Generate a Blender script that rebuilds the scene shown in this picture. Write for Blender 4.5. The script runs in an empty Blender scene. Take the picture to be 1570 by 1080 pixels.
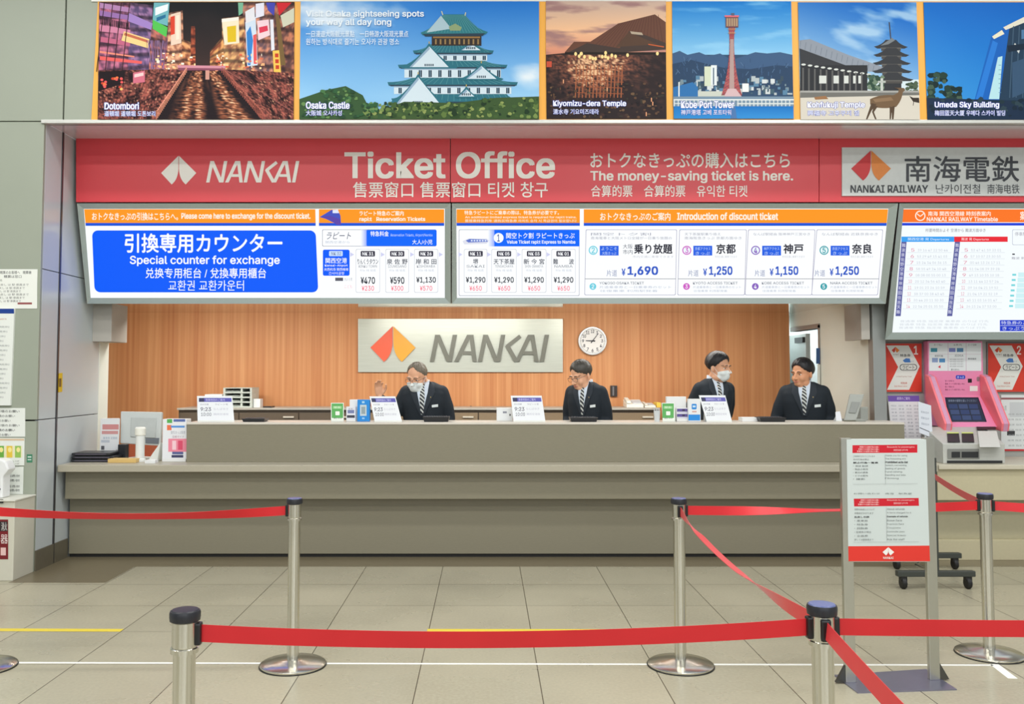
import bpy, bmesh, math, random
from mathutils import Vector, Matrix, Euler
from mathutils.bvhtree import BVHTree

SC = bpy.context.scene
COL = SC.collection
# ---------------------------------------------------------------- camera, sky, lights, exposure
FPX, CX, CY, TILT, EYE = 1400.0, 745.0, 500.0, math.radians(3.0), 1.5
cd = bpy.data.cameras.new('camera'); cam = bpy.data.objects.new('camera', cd); COL.objects.link(cam)
cd.sensor_width = 36.0; cd.lens = FPX/1570*36; cd.shift_x = 40/1570; cd.shift_y = -40/1570
cd.clip_start = 0.05; cd.clip_end = 200
cam.location = (0, 0, EYE); cam.rotation_euler = (math.pi/2 + TILT, 0, 0)
SC.camera = cam

w = bpy.data.worlds.new('concourse'); SC.world = w; w.use_nodes = True
nt = w.node_tree; bg = nt.nodes['Background']; bg.inputs[1].default_value = 0.42
_tc = nt.nodes.new('ShaderNodeTexCoord'); _mp = nt.nodes.new('ShaderNodeMapping'); _mp.inputs['Scale'].default_value = (1, 1, .25)
_nz = nt.nodes.new('ShaderNodeTexNoise'); _nz.inputs['Scale'].default_value = 2.6; _nz.inputs['Detail'].default_value = 2
_cr = nt.nodes.new('ShaderNodeValToRGB')                 # noise in place of the hall, added for streaky reflections in steel
nt.links.new(_tc.outputs['Generated'], _mp.inputs[0]); nt.links.new(_mp.outputs[0], _nz.inputs['Vector']); nt.links.new(_nz.outputs['Fac'], _cr.inputs[0]); nt.links.new(_cr.outputs[0], bg.inputs[0])
_cr.color_ramp.elements[0].position = .42; _cr.color_ramp.elements[0].color = (.16, .16, .15, 1)
_cr.color_ramp.elements[1].position = .58; _cr.color_ramp.elements[1].color = (1.7, 1.78, 1.85, 1)

def area(name, loc, sx, sy, power, col=(1, 1, 1), rot=(0, 0, 0)):
    l = bpy.data.lights.new(name, 'AREA'); l.shape = 'RECTANGLE'; l.size = sx; l.size_y = sy
    l.energy = power; l.color = col
    o = bpy.data.objects.new(name, l); COL.objects.link(o); o.location = loc; o.rotation_euler = rot
    return o
for yy, pw in ((0.2, 115), (2.6, 115), (5.0, 85)):       # fluorescent rows of the concourse ceiling
    area('concourse_lamp', (-3.2, yy, 5.2), 4.6, 0.35, pw, (1, .985, .94))
    area('concourse_lamp', (3.2, yy, 5.2), 4.6, 0.35, pw, (1, .985, .94))
area('concourse_fill_light', (0, -6, 3.4), 12, 3.5, 270, (.94, .97, 1.0), (math.radians(72), 0, 0))  # broad fill light added behind the camera, not a known window
for xx in (-2.7, -.4, 1.7):                              # office ceiling fittings
    area('office_lamp', (xx, 8.6, 2.12), 1.9, 0.35, 31, (1, .96, .9), (math.radians(22), 0, 0))
area('corridor_fill', (3.75, 10.45, 2.12), .5, .3, 14, (.95, 1, 1))  # unseen light added to brighten the dark doorway
SC.view_settings.view_transform = 'Standard'; SC.view_settings.look = 'None'
SC.view_settings.gamma = 1; SC.view_settings.exposure = 0.04; SC.view_settings.use_curve_mapping = False
SC.cycles.use_denoising = True; SC.cycles.max_bounces = 8

# ---------------------------------------------------------------- helpers: photo rays -> points on real planes
CT, ST = math.cos(TILT), math.sin(TILT)
def ray(px, py):
    u = (px-CX)/FPX; v = (CY-py)/FPX
    return Vector((u, CT - v*ST, ST + v*CT))
def at(px, py, Y):
    d = ray(px, py); t = Y/d.y
    return Vector((d.x*t, Y, EYE + d.z*t))
def ground(px, py, Z=0.0):
    d = ray(px, py); t = (Z-EYE)/d.z
    return Vector((d.x*t, d.y*t, Z))
class Plane:
    def __init__(s, p, n):
        s.p = Vector(p); s.n = Vector(n).normalized()
        if s.n.y > 0: s.n = -s.n
    def hit(s, px, py, off=0.0):
        d = ray(px, py); o = Vector((0, 0, EYE)); p = s.p + s.n*off
        t = (p-o).dot(s.n)/d.dot(s.n)
        return o + d*t
def YP(Y): return Plane((0, Y, 0), (0, -1, 0))

# ---------------------------------------------------------------- materials
def lin(c):
    c = c/255.0
    return c/12.92 if c <= .04045 else ((c+.055)/1.055)**2.4
def L3(c):
    if isinstance(c, str):
        c = c.lstrip('#'); c = tuple(int(c[i:i+2], 16) for i in (0, 2, 4))
    return (lin(c[0]), lin(c[1]), lin(c[2]))
def L4(c): return L3(c)+(1.0,)
_m = {}
def mat(name, c, rough=.5, metal=0.0, vary=.06, scale=30, spec=.5, stretch=None, bump=0, alpha=None):
    if name in _m: return _m[name]
    m = bpy.data.materials.new(name); m.use_nodes = True; nt = m.node_tree; N = nt.nodes; K = nt.links
    b = N['Principled BSDF']; b.inputs['Roughness'].default_value = rough; b.inputs['Metallic'].default_value = metal
    b.inputs['Specular IOR Level'].default_value = spec
    tc = N.new('ShaderNodeTexCoord'); mp = N.new('ShaderNodeMapping'); K.new(tc.outputs['Object'], mp.inputs[0])
    if stretch: mp.inputs['Scale'].default_value = stretch
    nz = N.new('ShaderNodeTexNoise'); nz.inputs['Scale'].default_value = scale; nz.inputs['Detail'].default_value = 3
    K.new(mp.outputs[0], nz.inputs['Vector'])
    mx = N.new('ShaderNodeMix'); mx.data_type = 'RGBA'
    c3 = L3(c); mx.inputs[6].default_value = tuple(min(1, x*(1-vary)) for x in c3)+(1,); mx.inputs[7].default_value = tuple(min(1, x*(1+vary)) for x in c3)+(1,)
    K.new(nz.outputs['Fac'], mx.inputs[0]); K.new(mx.outputs[2], b.inputs['Base Color'])
    if bump:
        bp = N.new('ShaderNodeBump'); bp.inputs['Strength'].default_value = bump; bp.inputs['Distance'].default_value = .002
        K.new(nz.outputs['Fac'], bp.inputs['Height']); K.new(bp.outputs[0], b.inputs['Normal'])
    if alpha is not None: b.inputs['Alpha'].default_value = alpha
    _m[name] = m; return m
def attr_mat(name, emit=None, rough=.45, spec=.35):
    m = bpy.data.materials.new(name); m.use_nodes = True; nt = m.node_tree; N = nt.nodes; K = nt.links
    b = N['Principled BSDF']; a = N.new('ShaderNodeAttribute'); a.attribute_name = 'ink'
    b.inputs['Roughness'].default_value = rough; b.inputs['Specular IOR Level'].default_value = spec
    if emit:
        b.inputs['Base Color'].default_value = (.01, .01, .01, 1); b.inputs['Roughness'].default_value = .4; b.inputs['Specular IOR Level'].default_value = .08
        K.new(a.outputs['Color'], b.inputs['Emission Color']); b.inputs['Emission Strength'].default_value = emit
    else: K.new(a.outputs['Color'], b.inputs['Base Color'])
    return m
PRINT = attr_mat('printed_ink'); PHOTO = attr_mat('glossy_photo_print', rough=.4, spec=.08)
LIT = attr_mat('backlit_film', emit=1.0)

# ---------------------------------------------------------------- object bookkeeping
def tag(o, label, cat, group=None):
    o['label'] = label; o['category'] = cat
    if group: o['group'] = group
    return o
def thing(name, label, cat, loc=(0, 0, 0), rotz=0.0, group=None):
    o = bpy.data.objects.new(name, None); COL.objects.link(o); o.empty_display_size = .1
    o.location = loc; o.rotation_euler = (0, 0, rotz)
    return tag(o, label, cat, group)
def root_of(p):
    m = Matrix.Identity(4)
    while p is not None:
        m = (Matrix.Translation(p.location) @ p.rotation_euler.to_matrix().to_4x4()) @ m
        p = p.parent
    return m
def link(name, me, m, parent=None, label=None):
    o = bpy.data.objects.new(name, me); COL.objects.link(o)
    for q in (m if isinstance(m, (list, tuple)) else [m]): me.materials.append(q)
    if parent is not None: o.parent = parent
    if label: o['label'] = label
    return o
def dup(root, loc, rotz=0.0, label=None, group=None):
    r = root.copy(); COL.objects.link(r); r.location = loc; r.rotation_euler = (0, 0, rotz)
    if label: r['label'] = label
    if group: r['group'] = group
    for ch in list(root.children):
        c = ch.copy(); COL.objects.link(c); c.parent = r
        for g in list(ch.children):
            d = g.copy(); COL.objects.link(d); d.parent = c
    return r

class MB:
    """collects shapes, builds ONE mesh"""
    def __init__(s): s.bm = bmesh.new()
    def poly(s, pts):
        return s.bm.faces.new([s.bm.verts.new(p) for p in pts])
    def box(s, lo, hi, mtx=None):
        x0, y0, z0 = lo; x1, y1, z1 = hi
        v = [(x0, y0, z0), (x1, y0, z0), (x1, y1, z0), (x0, y1, z0), (x0, y0, z1), (x1, y0, z1), (x1, y1, z1), (x0, y1, z1)]
        s.hexa(v, mtx); return s
    def hexa(s, v, mtx=None):
        vv = [s.bm.verts.new((mtx @ Vector(p)) if mtx else p) for p in v]
        for f in ((0, 3, 2, 1), (4, 5, 6, 7), (0, 1, 5, 4), (1, 2, 6, 5), (2, 3, 7, 6), (3, 0, 4, 7)):
            s.bm.faces.new([vv[i] for i in f])
        return s
    def prism(s, pts, axis, a, b):
        """2D outline extruded along axis between a and b"""
        def P(p, t):
            return {'x': (t, p[0], p[1]), 'y': (p[0], t, p[1]), 'z': (p[0], p[1], t)}[axis]
        A = [s.bm.verts.new(P(p, a)) for p in pts]; B = [s.bm.verts.new(P(p, b)) for p in pts]
        s.bm.faces.new(A); s.bm.faces.new(B[::-1]); n = len(pts)
        for i in range(n): s.bm.faces.new([A[i], B[i], B[(i+1) % n], A[(i+1) % n]])
        return s
    def lathe(s, prof, c=(0, 0, 0), n=40, mtx=None):
        rings = []
        for r, z in prof:
            ring = []
            for i in range(n):
                a = 2*math.pi*i/n; p = Vector((c[0]+r*math.cos(a), c[1]+r*math.sin(a), c[2]+z))
                ring.append(s.bm.verts.new((mtx @ p) if mtx else p))
            rings.append(ring)
        for A, B in zip(rings, rings[1:]):
            for i in range(n): s.bm.faces.new([A[i], A[(i+1) % n], B[(i+1) % n], B[i]])
        if prof[0][0] > 1e-6: s.bm.faces.new(rings[0][::-1])
        if prof[-1][0] > 1e-6: s.bm.faces.new(rings[-1])
        return s
    def tube(s, path, r, n=10, cap=True):
        path = [Vector(p) for p in path]; R = r if isinstance(r, (list, tuple)) else [r]*len(path)
        t0 = (path[1]-path[0]).normalized(); up = Vector((0, 0, 1)) if abs(t0.z) < .9 else Vector((1, 0, 0))
        nrm = t0.cross(up).normalized(); rings = []
        for i, p in enumerate(path):
            t = (path[min(i+1, len(path)-1)]-path[max(i-1, 0)]).normalized()
            nrm = (nrm - t*nrm.dot(t)).normalized(); bi = t.cross(nrm)
            rings.append([s.bm.verts.new(p+(nrm*math.cos(2*math.pi*k/n)+bi*math.sin(2*math.pi*k/n))*R[i]) for k in range(n)])
        for A, B in zip(rings, rings[1:]):
            for i in range(n): s.bm.faces.new([A[i], A[(i+1) % n], B[(i+1) % n], B[i]])
        if cap: s.bm.faces.new(rings[0][::-1]); s.bm.faces.new(rings[-1])
        return s
    def ball(s, c, r, mtx=None, nu=16, nv=10):
        r = r if isinstance(r, (tuple, list)) else (r, r, r); c = Vector(c)
        M = (mtx or Matrix.Identity(3)).to_3x3()
        top = s.bm.verts.new(c+M @ Vector((0, 0, r[2]))); bot = s.bm.verts.new(c+M @ Vector((0, 0, -r[2]))); rings = []
        for j in range(1, nv):
            a = math.pi*j/nv
            rings.append([s.bm.verts.new(c+M @ Vector((r[0]*math.sin(a)*math.cos(2*math.pi*i/nu), r[1]*math.sin(a)*math.sin(2*math.pi*i/nu), r[2]*math.cos(a)))) for i in range(nu)])
        for i in range(nu):
            s.bm.faces.new([top, rings[0][i], rings[0][(i+1) % nu]]); s.bm.faces.new([bot, rings[-1][(i+1) % nu], rings[-1][i]])
        for A, B in zip(rings, rings[1:]):
            for i in range(nu): s.bm.faces.new([A[i], B[i], B[(i+1) % nu], A[(i+1) % nu]])
        return s
    def grid(s, rows):
        V = [[s.bm.verts.new(p) if p is not None else None for p in r] for r in rows]
        for A, B in zip(V, V[1:]):
            for i in range(len(A)-1):
                q = [A[i], A[i+1], B[i+1], B[i]]
                if all(x is not None for x in q): s.bm.faces.new(q)
        return s
    def mesh(s, name='m', smooth=False, bevel=0.0, inv=None, seg=2):
        bmesh.ops.recalc_face_normals(s.bm, faces=s.bm.faces)
        if bevel:
            es = [e for e in s.bm.edges if len(e.link_faces) == 2 and e.calc_face_angle(0) > .6]
            bmesh.ops.bevel(s.bm, geom=es, offset=bevel, segments=seg, profile=.6, affect='EDGES', clamp_overlap=True)
        if inv is not None: bmesh.ops.transform(s.bm, matrix=inv, verts=s.bm.verts)
        me = bpy.data.meshes.new(name); s.bm.to_mesh(me); s.bm.free()
        if smooth:
            me.polygons.foreach_set('use_smooth', [True]*len(me.polygons))
            try: me.set_sharp_from_angle(angle=math.radians(35))
            except Exception: pass
        return me
    def build(s, name, m, parent=None, smooth=False, bevel=0.0, world=False, label=None, seg=2):
        """world=True: the coordinates are world ones, brought into the parent's frame"""
        inv = root_of(parent).inverted() if (world and parent is not None) else None
        return link(name, s.mesh(name, smooth, bevel, inv, seg), m, parent, label)
def struct(name, mb, m, bevel=0.0, smooth=False):
    o = mb.build(name, m, None, smooth, bevel); o['kind'] = 'structure'; return o

# ---------------------------------------------------------------- lettering
_tx = {}
try:
    import os
    SANS = bpy.data.fonts.load(os.path.join(bpy.utils.system_resource('DATAFILES', path='fonts'), 'Inter.woff2'))   # ships with Blender itself
except Exception:
    SANS = None
def glyphs(body, bold=0.0, shear=0.0):
    """outline polygons of a line of lettering in a unit box; Latin uses an offset for weight, other scripts shifted copies"""
    latin = all(ord(ch) < 256 for ch in body)
    k = (body, bold, shear)
    if k not in _tx:
        c = bpy.data.curves.new('lettering', 'FONT'); c.body = body; c.resolution_u = 3; c.shear = shear
        if latin and SANS: c.font = SANS
        o = bpy.data.objects.new('lettering', c); me = o.to_mesh()
        vs = [v.co.copy() for v in me.vertices]; ps = [list(p.vertices) for p in me.polygons]
        o.to_mesh_clear(); bpy.data.objects.remove(o); bpy.data.curves.remove(c)
        if not vs: _tx[k] = None
        else:
            # contours that are separate pieces of one glyph get a hair's breadth of depth between them
            par = list(range(len(vs)))
            def find(i):
                while par[i] != i: par[i] = par[par[i]]; i = par[i]
                return i
            for p in ps:
                for q in p[1:]: par[find(q)] = find(p[0])
            ids = {}
            n = len(vs); cp = [ids.setdefault(find(i), len(ids)) % 7 * .12 for i in range(n)]
            if bold:
                sh = [(-1, 0), (1, 0), (0, 1), (0, -1)] if bold < .02 or not latin else [(-1, -.7), (1, .7), (-1, .7), (1, -.7), (0, 0)]
                V2 = []; P2 = []; c0_ = cp; cp = []
                for i, (dx, dy) in enumerate(sh):
                    V2 += [Vector((v.x+dx*bold*.9, v.y+dy*bold*.9, v.z)) for v in vs]; P2 += [[q+n*i for q in p] for p in ps]; cp += [i+q for q in c0_]
                vs, ps = V2, P2
            x0 = min(v.x for v in vs); x1 = max(v.x for v in vs); y0 = min(v.y for v in vs); y1 = max(v.y for v in vs)
            _tx[k] = ([((v.x-x0)/max(1e-6, x1-x0), (v.y-y0)/max(1e-6, y1-y0)) for v in vs], ps, cp)
    return _tx[k]
STEP = 1.6e-5
class Art:
    """flat printed artwork on a real plane; painted back to front, one mesh with an ink colour per corner"""
    def __init__(s, plane, off=.001): s.pl = plane; s.off = off; s.V = []; s.F = []; s.C = []
    def pt(s, p): return s.pl.hit(p[0], p[1], s.off)
    def poly(s, pts, col):
        s.off += STEP; b = len(s.V); s.V += [s.pt(p) for p in pts]; s.F.append(list(range(b, b+len(pts))))
        cs = col if isinstance(col, list) else [col]*len(pts)
        s.C += [L4(c) for c in cs]; return s
    def rect(s, x0, y0, x1, y1, col, sl=0.0):
        return s.poly([(x0, y0), (x1, y0), (x1+sl, y1), (x0+sl, y1)], col)
    def grad(s, x0, y0, x1, y1, ct, cb): return s.poly([(x0, y0), (x1, y0), (x1, y1), (x0, y1)], [ct, ct, cb, cb])
    def rrect(s, x0, y0, x1, y1, r, col, sl=0.0):
        P = []
        for cx, cy, a0 in ((x1-r, y0+r, -90), (x1-r, y1-r, 0), (x0+r, y1-r, 90), (x0+r, y0+r, 180)):
            for k in range(6):
                a = math.radians(a0+18*k); yy = cy+r*math.sin(a)
                P.append((cx+r*math.cos(a)+sl*(yy-y0)/(y1-y0), yy))
        return s.poly(P, col)
    def frame(s, x0, y0, x1, y1, wd, col, fill, r=2, sl=0):
        s.rrect(x0, y0, x1, y1, r, col, sl); return s.rrect(x0+wd, y0+wd, x1-wd, y1-wd, r, fill, sl)
    def disc(s, cx, cy, rx, ry, col, n=20, rnd=0.0):
        R = random.Random(int(cx*7+cy*13)) if rnd else None
        return s.poly([(cx+rx*math.cos(2*math.pi*i/n)*(1+(R.uniform(-rnd, rnd) if R else 0)), cy+ry*math.sin(2*math.pi*i/n)*(1+(R.uniform(-rnd, rnd) if R else 0))) for i in range(n)], col)
    def line(s, x0, y0, x1, y1, wd, col):
        dx, dy = x1-x0, y1-y0; l = math.hypot(dx, dy) or 1; nx, ny = -dy/l*wd/2, dx/l*wd/2
        return s.poly([(x0+nx, y0+ny), (x1+nx, y1+ny), (x1-nx, y1-ny), (x0-nx, y0-ny)], col)
    def text(s, body, x0, y0, x1, y1, col, bold=0.0, shear=0.0, slope=0.0):
        g = glyphs(body, bold, shear)
        if not g: return s
        s.off += STEP; b = len(s.V); vs, ps, cp = g; o0 = s.off
        c4 = L4(col)
        for k_, p in enumerate(ps):
            s.off = o0+(cp[p[0]]+k_ % 5*.18)*STEP; b = len(s.V)
            for i in p: s.V.append(s.pt((x0+vs[i][0]*(x1-x0), y1-vs[i][1]*(y1-y0)+slope*vs[i][0])))
            s.F.append(list(range(b, b+len(p)))); s.C += [c4]*len(p)
        s.off = o0+(max(cp)+1)*STEP; return s
    def field(s, x0, y0, x1, y1, nx, ny, fn, quad=None):
        """a smoothly coloured patch: fn(u, v) gives the ink, u and v run 0..1 over the rectangle (or the quad's corners)"""
        s.off += STEP; b = len(s.V)
        for j in range(ny+1):
            for i in range(nx+1):
                u, v = i/nx, j/ny
                if quad:
                    A, B, C_, D = quad
                    p = (A[0]*(1-u)*(1-v)+B[0]*u*(1-v)+C_[0]*u*v+D[0]*(1-u)*v, A[1]*(1-u)*(1-v)+B[1]*u*(1-v)+C_[1]*u*v+D[1]*(1-u)*v)
                else: p = (x0+(x1-x0)*u, y0+(y1-y0)*v)
                s.V.append(s.pt(p)); s.C.append(L4(fn(u, v)))
        for j in range(ny):
            for i in range(nx): k = b+j*(nx+1)+i; s.F.append([k, k+1, k+nx+2, k+nx+1])
        return s
    def build(s, name, m, parent, label=None):
        inv = root_of(parent).inverted()
        me = bpy.data.meshes.new(name); me.from_pydata([inv @ v for v in s.V], [], s.F)
        ca = me.color_attributes.new('ink', 'FLOAT_COLOR', 'POINT')
        ca.data.foreach_set('color', [x for c in s.C for x in c]); me.update()
        # every face looks towards the viewer's side of its plane
        o = link(name, me, m, parent, label)
        nl = inv.to_3x3() @ s.pl.n
        bm = bmesh.new(); bm.from_mesh(me)
        bmesh.ops.reverse_faces(bm, faces=[f for f in bm.faces if f.normal.dot(nl) < 0]); bm.to_mesh(me); bm.free()
        return o
def slab(plane, quad, thick, front=0.0):
    """a solid panel whose front face lies on the plane, outline given as four photo corners"""
    f = [plane.hit(p[0], p[1], front) for p in quad]; b = [p - plane.n*thick for p in f]
    return MB().hexa([b[3], b[2], b[1], b[0], f[3], f[2], f[1], f[0]])
def raised(plane, polys, thick, off=0.0):
    mb = MB()
    for i_, pts in enumerate(polys):
        A = [mb.bm.verts.new(plane.hit(x, y, off+thick+i_*.0003)) for x, y in pts]; B = [mb.bm.verts.new(plane.hit(x, y, off)) for x, y in pts]
        mb.bm.faces.new(A); n = len(pts)
        for i in range(n): mb.bm.faces.new([A[i], B[i], B[(i+1) % n], A[(i+1) % n]])
    return mb
def words(body, x0, y0, x1, y1, bold):
    """the words of one line with the slice of its polygons each, found by the gaps between them"""
    vs, ps, cp = glyphs(body, bold); n = len(body.replace('\u3000', ' ').split())
    iv = sorted((min(vs[i][0] for i in p), max(vs[i][0] for i in p), p) for p in ps)
    gaps = []; hi = iv[0][1]
    for a, b, p in iv[1:]:
        if a > hi: gaps.append((a-hi, a))
        hi = max(hi, b)
    cuts = sorted(g[1] for g in sorted(gaps, reverse=True)[:n-1])
    out = [[] for _ in range(len(cuts)+1)]
    for a, b, p in iv: out[sum(1 for c in cuts if a >= c-1e-6)].append(p)
    return vs, out
def raised_text(plane, body, x0, y0, x1, y1, thick, off=0.0, bold=0.0, sub=None):
    vs, ps, cp = glyphs(body, bold); mb = MB()
    if sub is not None: ps = sub
    for k_, p in enumerate(ps):
        q = [(x0+vs[i][0]*(x1-x0), y1-vs[i][1]*(y1-y0)) for i in p]; h_ = off+thick+(cp[p[0]]+k_ % 9*.11)*.00025
        A = [mb.bm.verts.new(plane.hit(x, y, h_)) for x, y in q]; B = [mb.bm.verts.new(plane.hit(x, y, off)) for x, y in q]
        mb.bm.faces.new(A); n = len(q)
        for i in range(n): mb.bm.faces.new([A[i], B[i], B[(i+1) % n], A[(i+1) % n]])
    return mb
def bez(p0, p1, p2, n=8):
    return [((1-t)**2*p0[0]+2*t*(1-t)*p1[0]+t*t*p2[0], (1-t)**2*p0[1]+2*t*(1-t)*p1[1]+t*t*p2[1]) for t in [i/n for i in range(n+1)]]
def emblem(x0, y0, x1, y1):
    """the two folded leaves: left and right outlines in a photo rectangle"""
    def M(p): return (x0+(x1-x0)*p[0], y0+(y1-y0)*p[1])
    l = [(.492, 0), (0, .60)]+[(.30, 1.0)]+bez((.30, 1.0), (.485, .82), (.492, .45), 7)[1:]
    r = [(1-p[0], p[1]) for p in l]
    return [M(p) for p in l], [M(p) for p in r]
def logotype(x0, y0, x1, y1):
    """slanted six-letter wordmark as strokes (outlines in a photo rectangle)"""
    W, H = 820.0, 185.0
    def q(a, b, wd=30): return [(a[0]-wd/2, a[1]), (a[0]+wd/2, a[1]), (b[0]+wd/2, b[1]), (b[0]-wd/2, b[1])]
    def pr(a, b, wd):
        dx, dy = b[0]-a[0], b[1]-a[1]; l = math.hypot(dx, dy); nx, ny = -dy/l*wd/2, dx/l*wd/2
        return [(a[0]+nx, a[1]+ny), (b[0]+nx, b[1]+ny), (b[0]-nx, b[1]-ny), (a[0]-nx, a[1]-ny)]
    S = [q((15, 185), (52, 0)), q((52, 0), (132, 185), 34), q((138, 185), (172, 0)),
         q((182, 185), (272, 0), 32), q((285, 0), (308, 185), 30), pr((225, 125), (296, 125), 24),
         q((345, 185), (382, 0)), q((382, 0), (458, 185), 34), q((470, 185), (504, 0)),
         pr((622, 10), (530, 82), 27), pr((530, 72), (592, 180), 30),
         q((600, 185), (690, 0), 32), q((703, 0), (733, 185), 30), pr((645, 125), (716, 125), 24),
         q((770, 185), (805, 0))]
    return [[(x0+(x1-x0)*a/W, y0+(y1-y0)*b/H) for a, b in s] for s in S]
# ---------------------------------------------------------------- the setting
YW, YS, YC = 7.0, 7.5, 7.55                 # outer wall plane, red fascia plane, counter front
XL = -3.43                                  # recess side wall
ZS = at(745, 187, YW).z                     # soffit height
YB, ZC = 10.0, at(745, 480, 10.0).z         # wooden back wall, office ceiling
LOW = .773; HIGH = 1.099

# floor: pale stone tiles of 0.6 m with fine joints
m = bpy.data.materials.new('stone_floor_tiles'); m.use_nodes = True; nt = m.node_tree; N = nt.nodes; K = nt.links
b = N['Principled BSDF']; tc = N.new('ShaderNodeTexCoord'); mp = N.new('ShaderNodeMapping'); K.new(tc.outputs['Object'], mp.inputs[0])
g0 = ground(679, 870); mp.inputs['Location'].default_value = (-g0.x+.0, -ground(745, 1019).y, 0)
br = N.new('ShaderNodeTexBrick'); br.offset = 0; br.squash = 1; K.new(mp.outputs[0], br.inputs['Vector'])
br.inputs['Scale'].default_value = 1; br.inputs['Brick Width'].default_value = .597; br.inputs['Row Height'].default_value = .597
br.inputs['Mortar Size'].default_value = .003; br.inputs['Mortar Smooth'].default_value = .3; br.inputs['Bias'].default_value = 0
br.inputs['Color1'].default_value = L4((178, 172, 149)); br.inputs['Color2'].default_value = L4((169, 164, 142)); br.inputs['Mortar'].default_value = L4((84, 76, 60))
nz = N.new('ShaderNodeTexNoise'); nz.inputs['Scale'].default_value = 1.3; nz.inputs['Detail'].default_value = 6; K.new(tc.outputs['Object'], nz.inputs['Vector'])
n2 = N.new('ShaderNodeTexNoise'); n2.inputs['Scale'].default_value = 60; n2.inputs['Detail'].default_value = 3; K.new(tc.outputs['Object'], n2.inputs['Vector'])
ad = N.new('ShaderNodeMath'); ad.operation = 'ADD'; K.new(nz.outputs['Fac'], ad.inputs[0]); K.new(n2.outputs['Fac'], ad.inputs[1])
rp = N.new('ShaderNodeMapRange'); rp.inputs['From Min'].default_value = .7; rp.inputs['From Max'].default_value = 1.35; rp.inputs['To Min'].default_value = .84; rp.inputs['To Max'].default_value = 1.06
K.new(ad.outputs[0], rp.inputs['Value'])
mx = N.new('ShaderNodeMix'); mx.data_type = 'RGBA'; mx.blend_type = 'MULTIPLY'; mx.inputs[0].default_value = 1
K.new(br.outputs['Color'], mx.inputs[6]); K.new(rp.outputs[0], mx.inputs[7]); K.new(mx.outputs[2], b.inputs['Base Color'])
r2 = N.new('ShaderNodeMapRange'); r2.inputs['To Min'].default_value = .16; r2.inputs['To Max'].default_value = .4; K.new(nz.outputs['Fac'], r2.inputs['Value']); K.new(r2.outputs[0], b.inputs['Roughness'])
bp = N.new('ShaderNodeBump'); bp.inputs['Strength'].default_value = .12; bp.inputs['Distance'].default_value = .002; bp.invert = True
K.new(br.outputs['Fac'], bp.inputs['Height']); K.new(bp.outputs[0], b.inputs['Normal'])
struct('floor', MB().box((-9, -3, -.1), (9, 12.5, 0)), m)
DARKTILE = mat('dark_border_stone', (118, 108, 86), .3, vary=.12, scale=25)
yb0, yb1 = ground(745, 869).y, ground(100, 894).y
xa = ground(208, 868.5).x
struct('trim_1', MB().prism([(XL, yb1), (xa, yb1), (xa, yb0), (6.5, yb0), (6.5, YC+.02), (XL, YC+.02)], 'z', .0, .0012), DARKTILE)

OLIVE = mat('olive_grey_wall_panel', (154, 161, 146), .45, vary=.03, scale=4)
JOINT = mat('dark_joint_filler', (70, 70, 64), .7)
BLUEW = mat('pale_enamel_panel', (196, 204, 206), .22, vary=.03, scale=3, spec=.6)
GREYW = mat('light_grey_steel_cladding', (170, 172, 168), .4, vary=.04, scale=6)
WHITEW = mat('white_painted_wall', (226, 230, 220), .55, vary=.02, scale=5)
SKIRT = mat('dark_stone_skirting', (104, 98, 82), .4, vary=.1)
xj = at(99, 100, YW).x; g = .006
zr = at(55, 645, YW).z
wf = MB()
for (x0, x1, z0, z1) in ((-7, XL, zr+g, ZS), (-7, XL, 0, zr-g)): wf.box((x0, YW, z0), (x1, YW+.03, z1))
struct('wall_front', wf, OLIVE, bevel=.002)
wf = MB()
for (x0, x1) in ((-7, xj-g), (xj+g, 7)): wf.box((x0, YW, ZS+.008), (x1, YW+.03, 5.2))
struct('wall_upper', wf, OLIVE, bevel=.002)
struct('wall_outer', MB().box((-7, YW+.03, 0), (XL-.05, YW+.1, ZS)), JOINT); struct('wall_outer_upper', MB().box((-7, YW+.03, ZS), (7, YW+.1, 5.2)), JOINT)
# recess side wall: two columns of three enamel panels
def side_pt(px, py):
    d = ray(px, py); t_ = XL/d.x; return Vector((XL, d.y*t_, EYE+d.z*t_))
yj = side_pt(97, 195).y
ws = MB()
z1 = at(745, 415, 7.15).z; z2 = at(745, 643, 7.15).z
for (y0, y1) in ((YW, yj-.012), (yj+.012, 8.1)):
    for (a, c) in ((0.0, z2-.003), (z2+.003, z1-.003), (z1+.003, ZS)):
        ws.box((XL-.03, max(y0, YW+.0305), a), (XL, y1, c))
struct('wall_left', ws, BLUEW, bevel=.003)
struct('wall_recess', MB().box((XL-.1, YW+.03, 0), (XL-.031, 8.1, ZS)), JOINT)
struct('trim_2', MB().box((XL-.006, yj-.011, 0), (XL+.006, yj+.011, ZS)), mat('dark_steel_bead', (92, 92, 96), .3, .8))
struct('trim_3', MB().box((XL-.1, 8.1, 0), (XL+.004, 8.3, 2.6)), WHITEW, bevel=.004)
bs = MB().box((XL+.0, YW+.02, 0), (XL+.012, yj-.012, at(745, 842, 7.1).z)).box((XL, yj+.012, 0), (XL+.012, YC, at(745, 842, 7.1).z))
struct('baseboard_left', bs, SKIRT)
SOFF = mat('pale_gloss_soffit', (228, 220, 228), .14, .15, vary=.03)
struct('trim_4', MB().box((XL, YW+.041, ZS), (7, 8.13, ZS+.05)), SOFF)
struct('trim_5', MB().box((XL-.02, YW-.0005, ZS-.014), (7, YW+.04, ZS+.0075)).box((XL-.02, YW-.015, ZS-.014), (7, YW-.0006, ZS+.014)), mat('satin_aluminium_edge', (205, 206, 200), .35, .4), bevel=.003)
XP0 = 3.40
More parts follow.
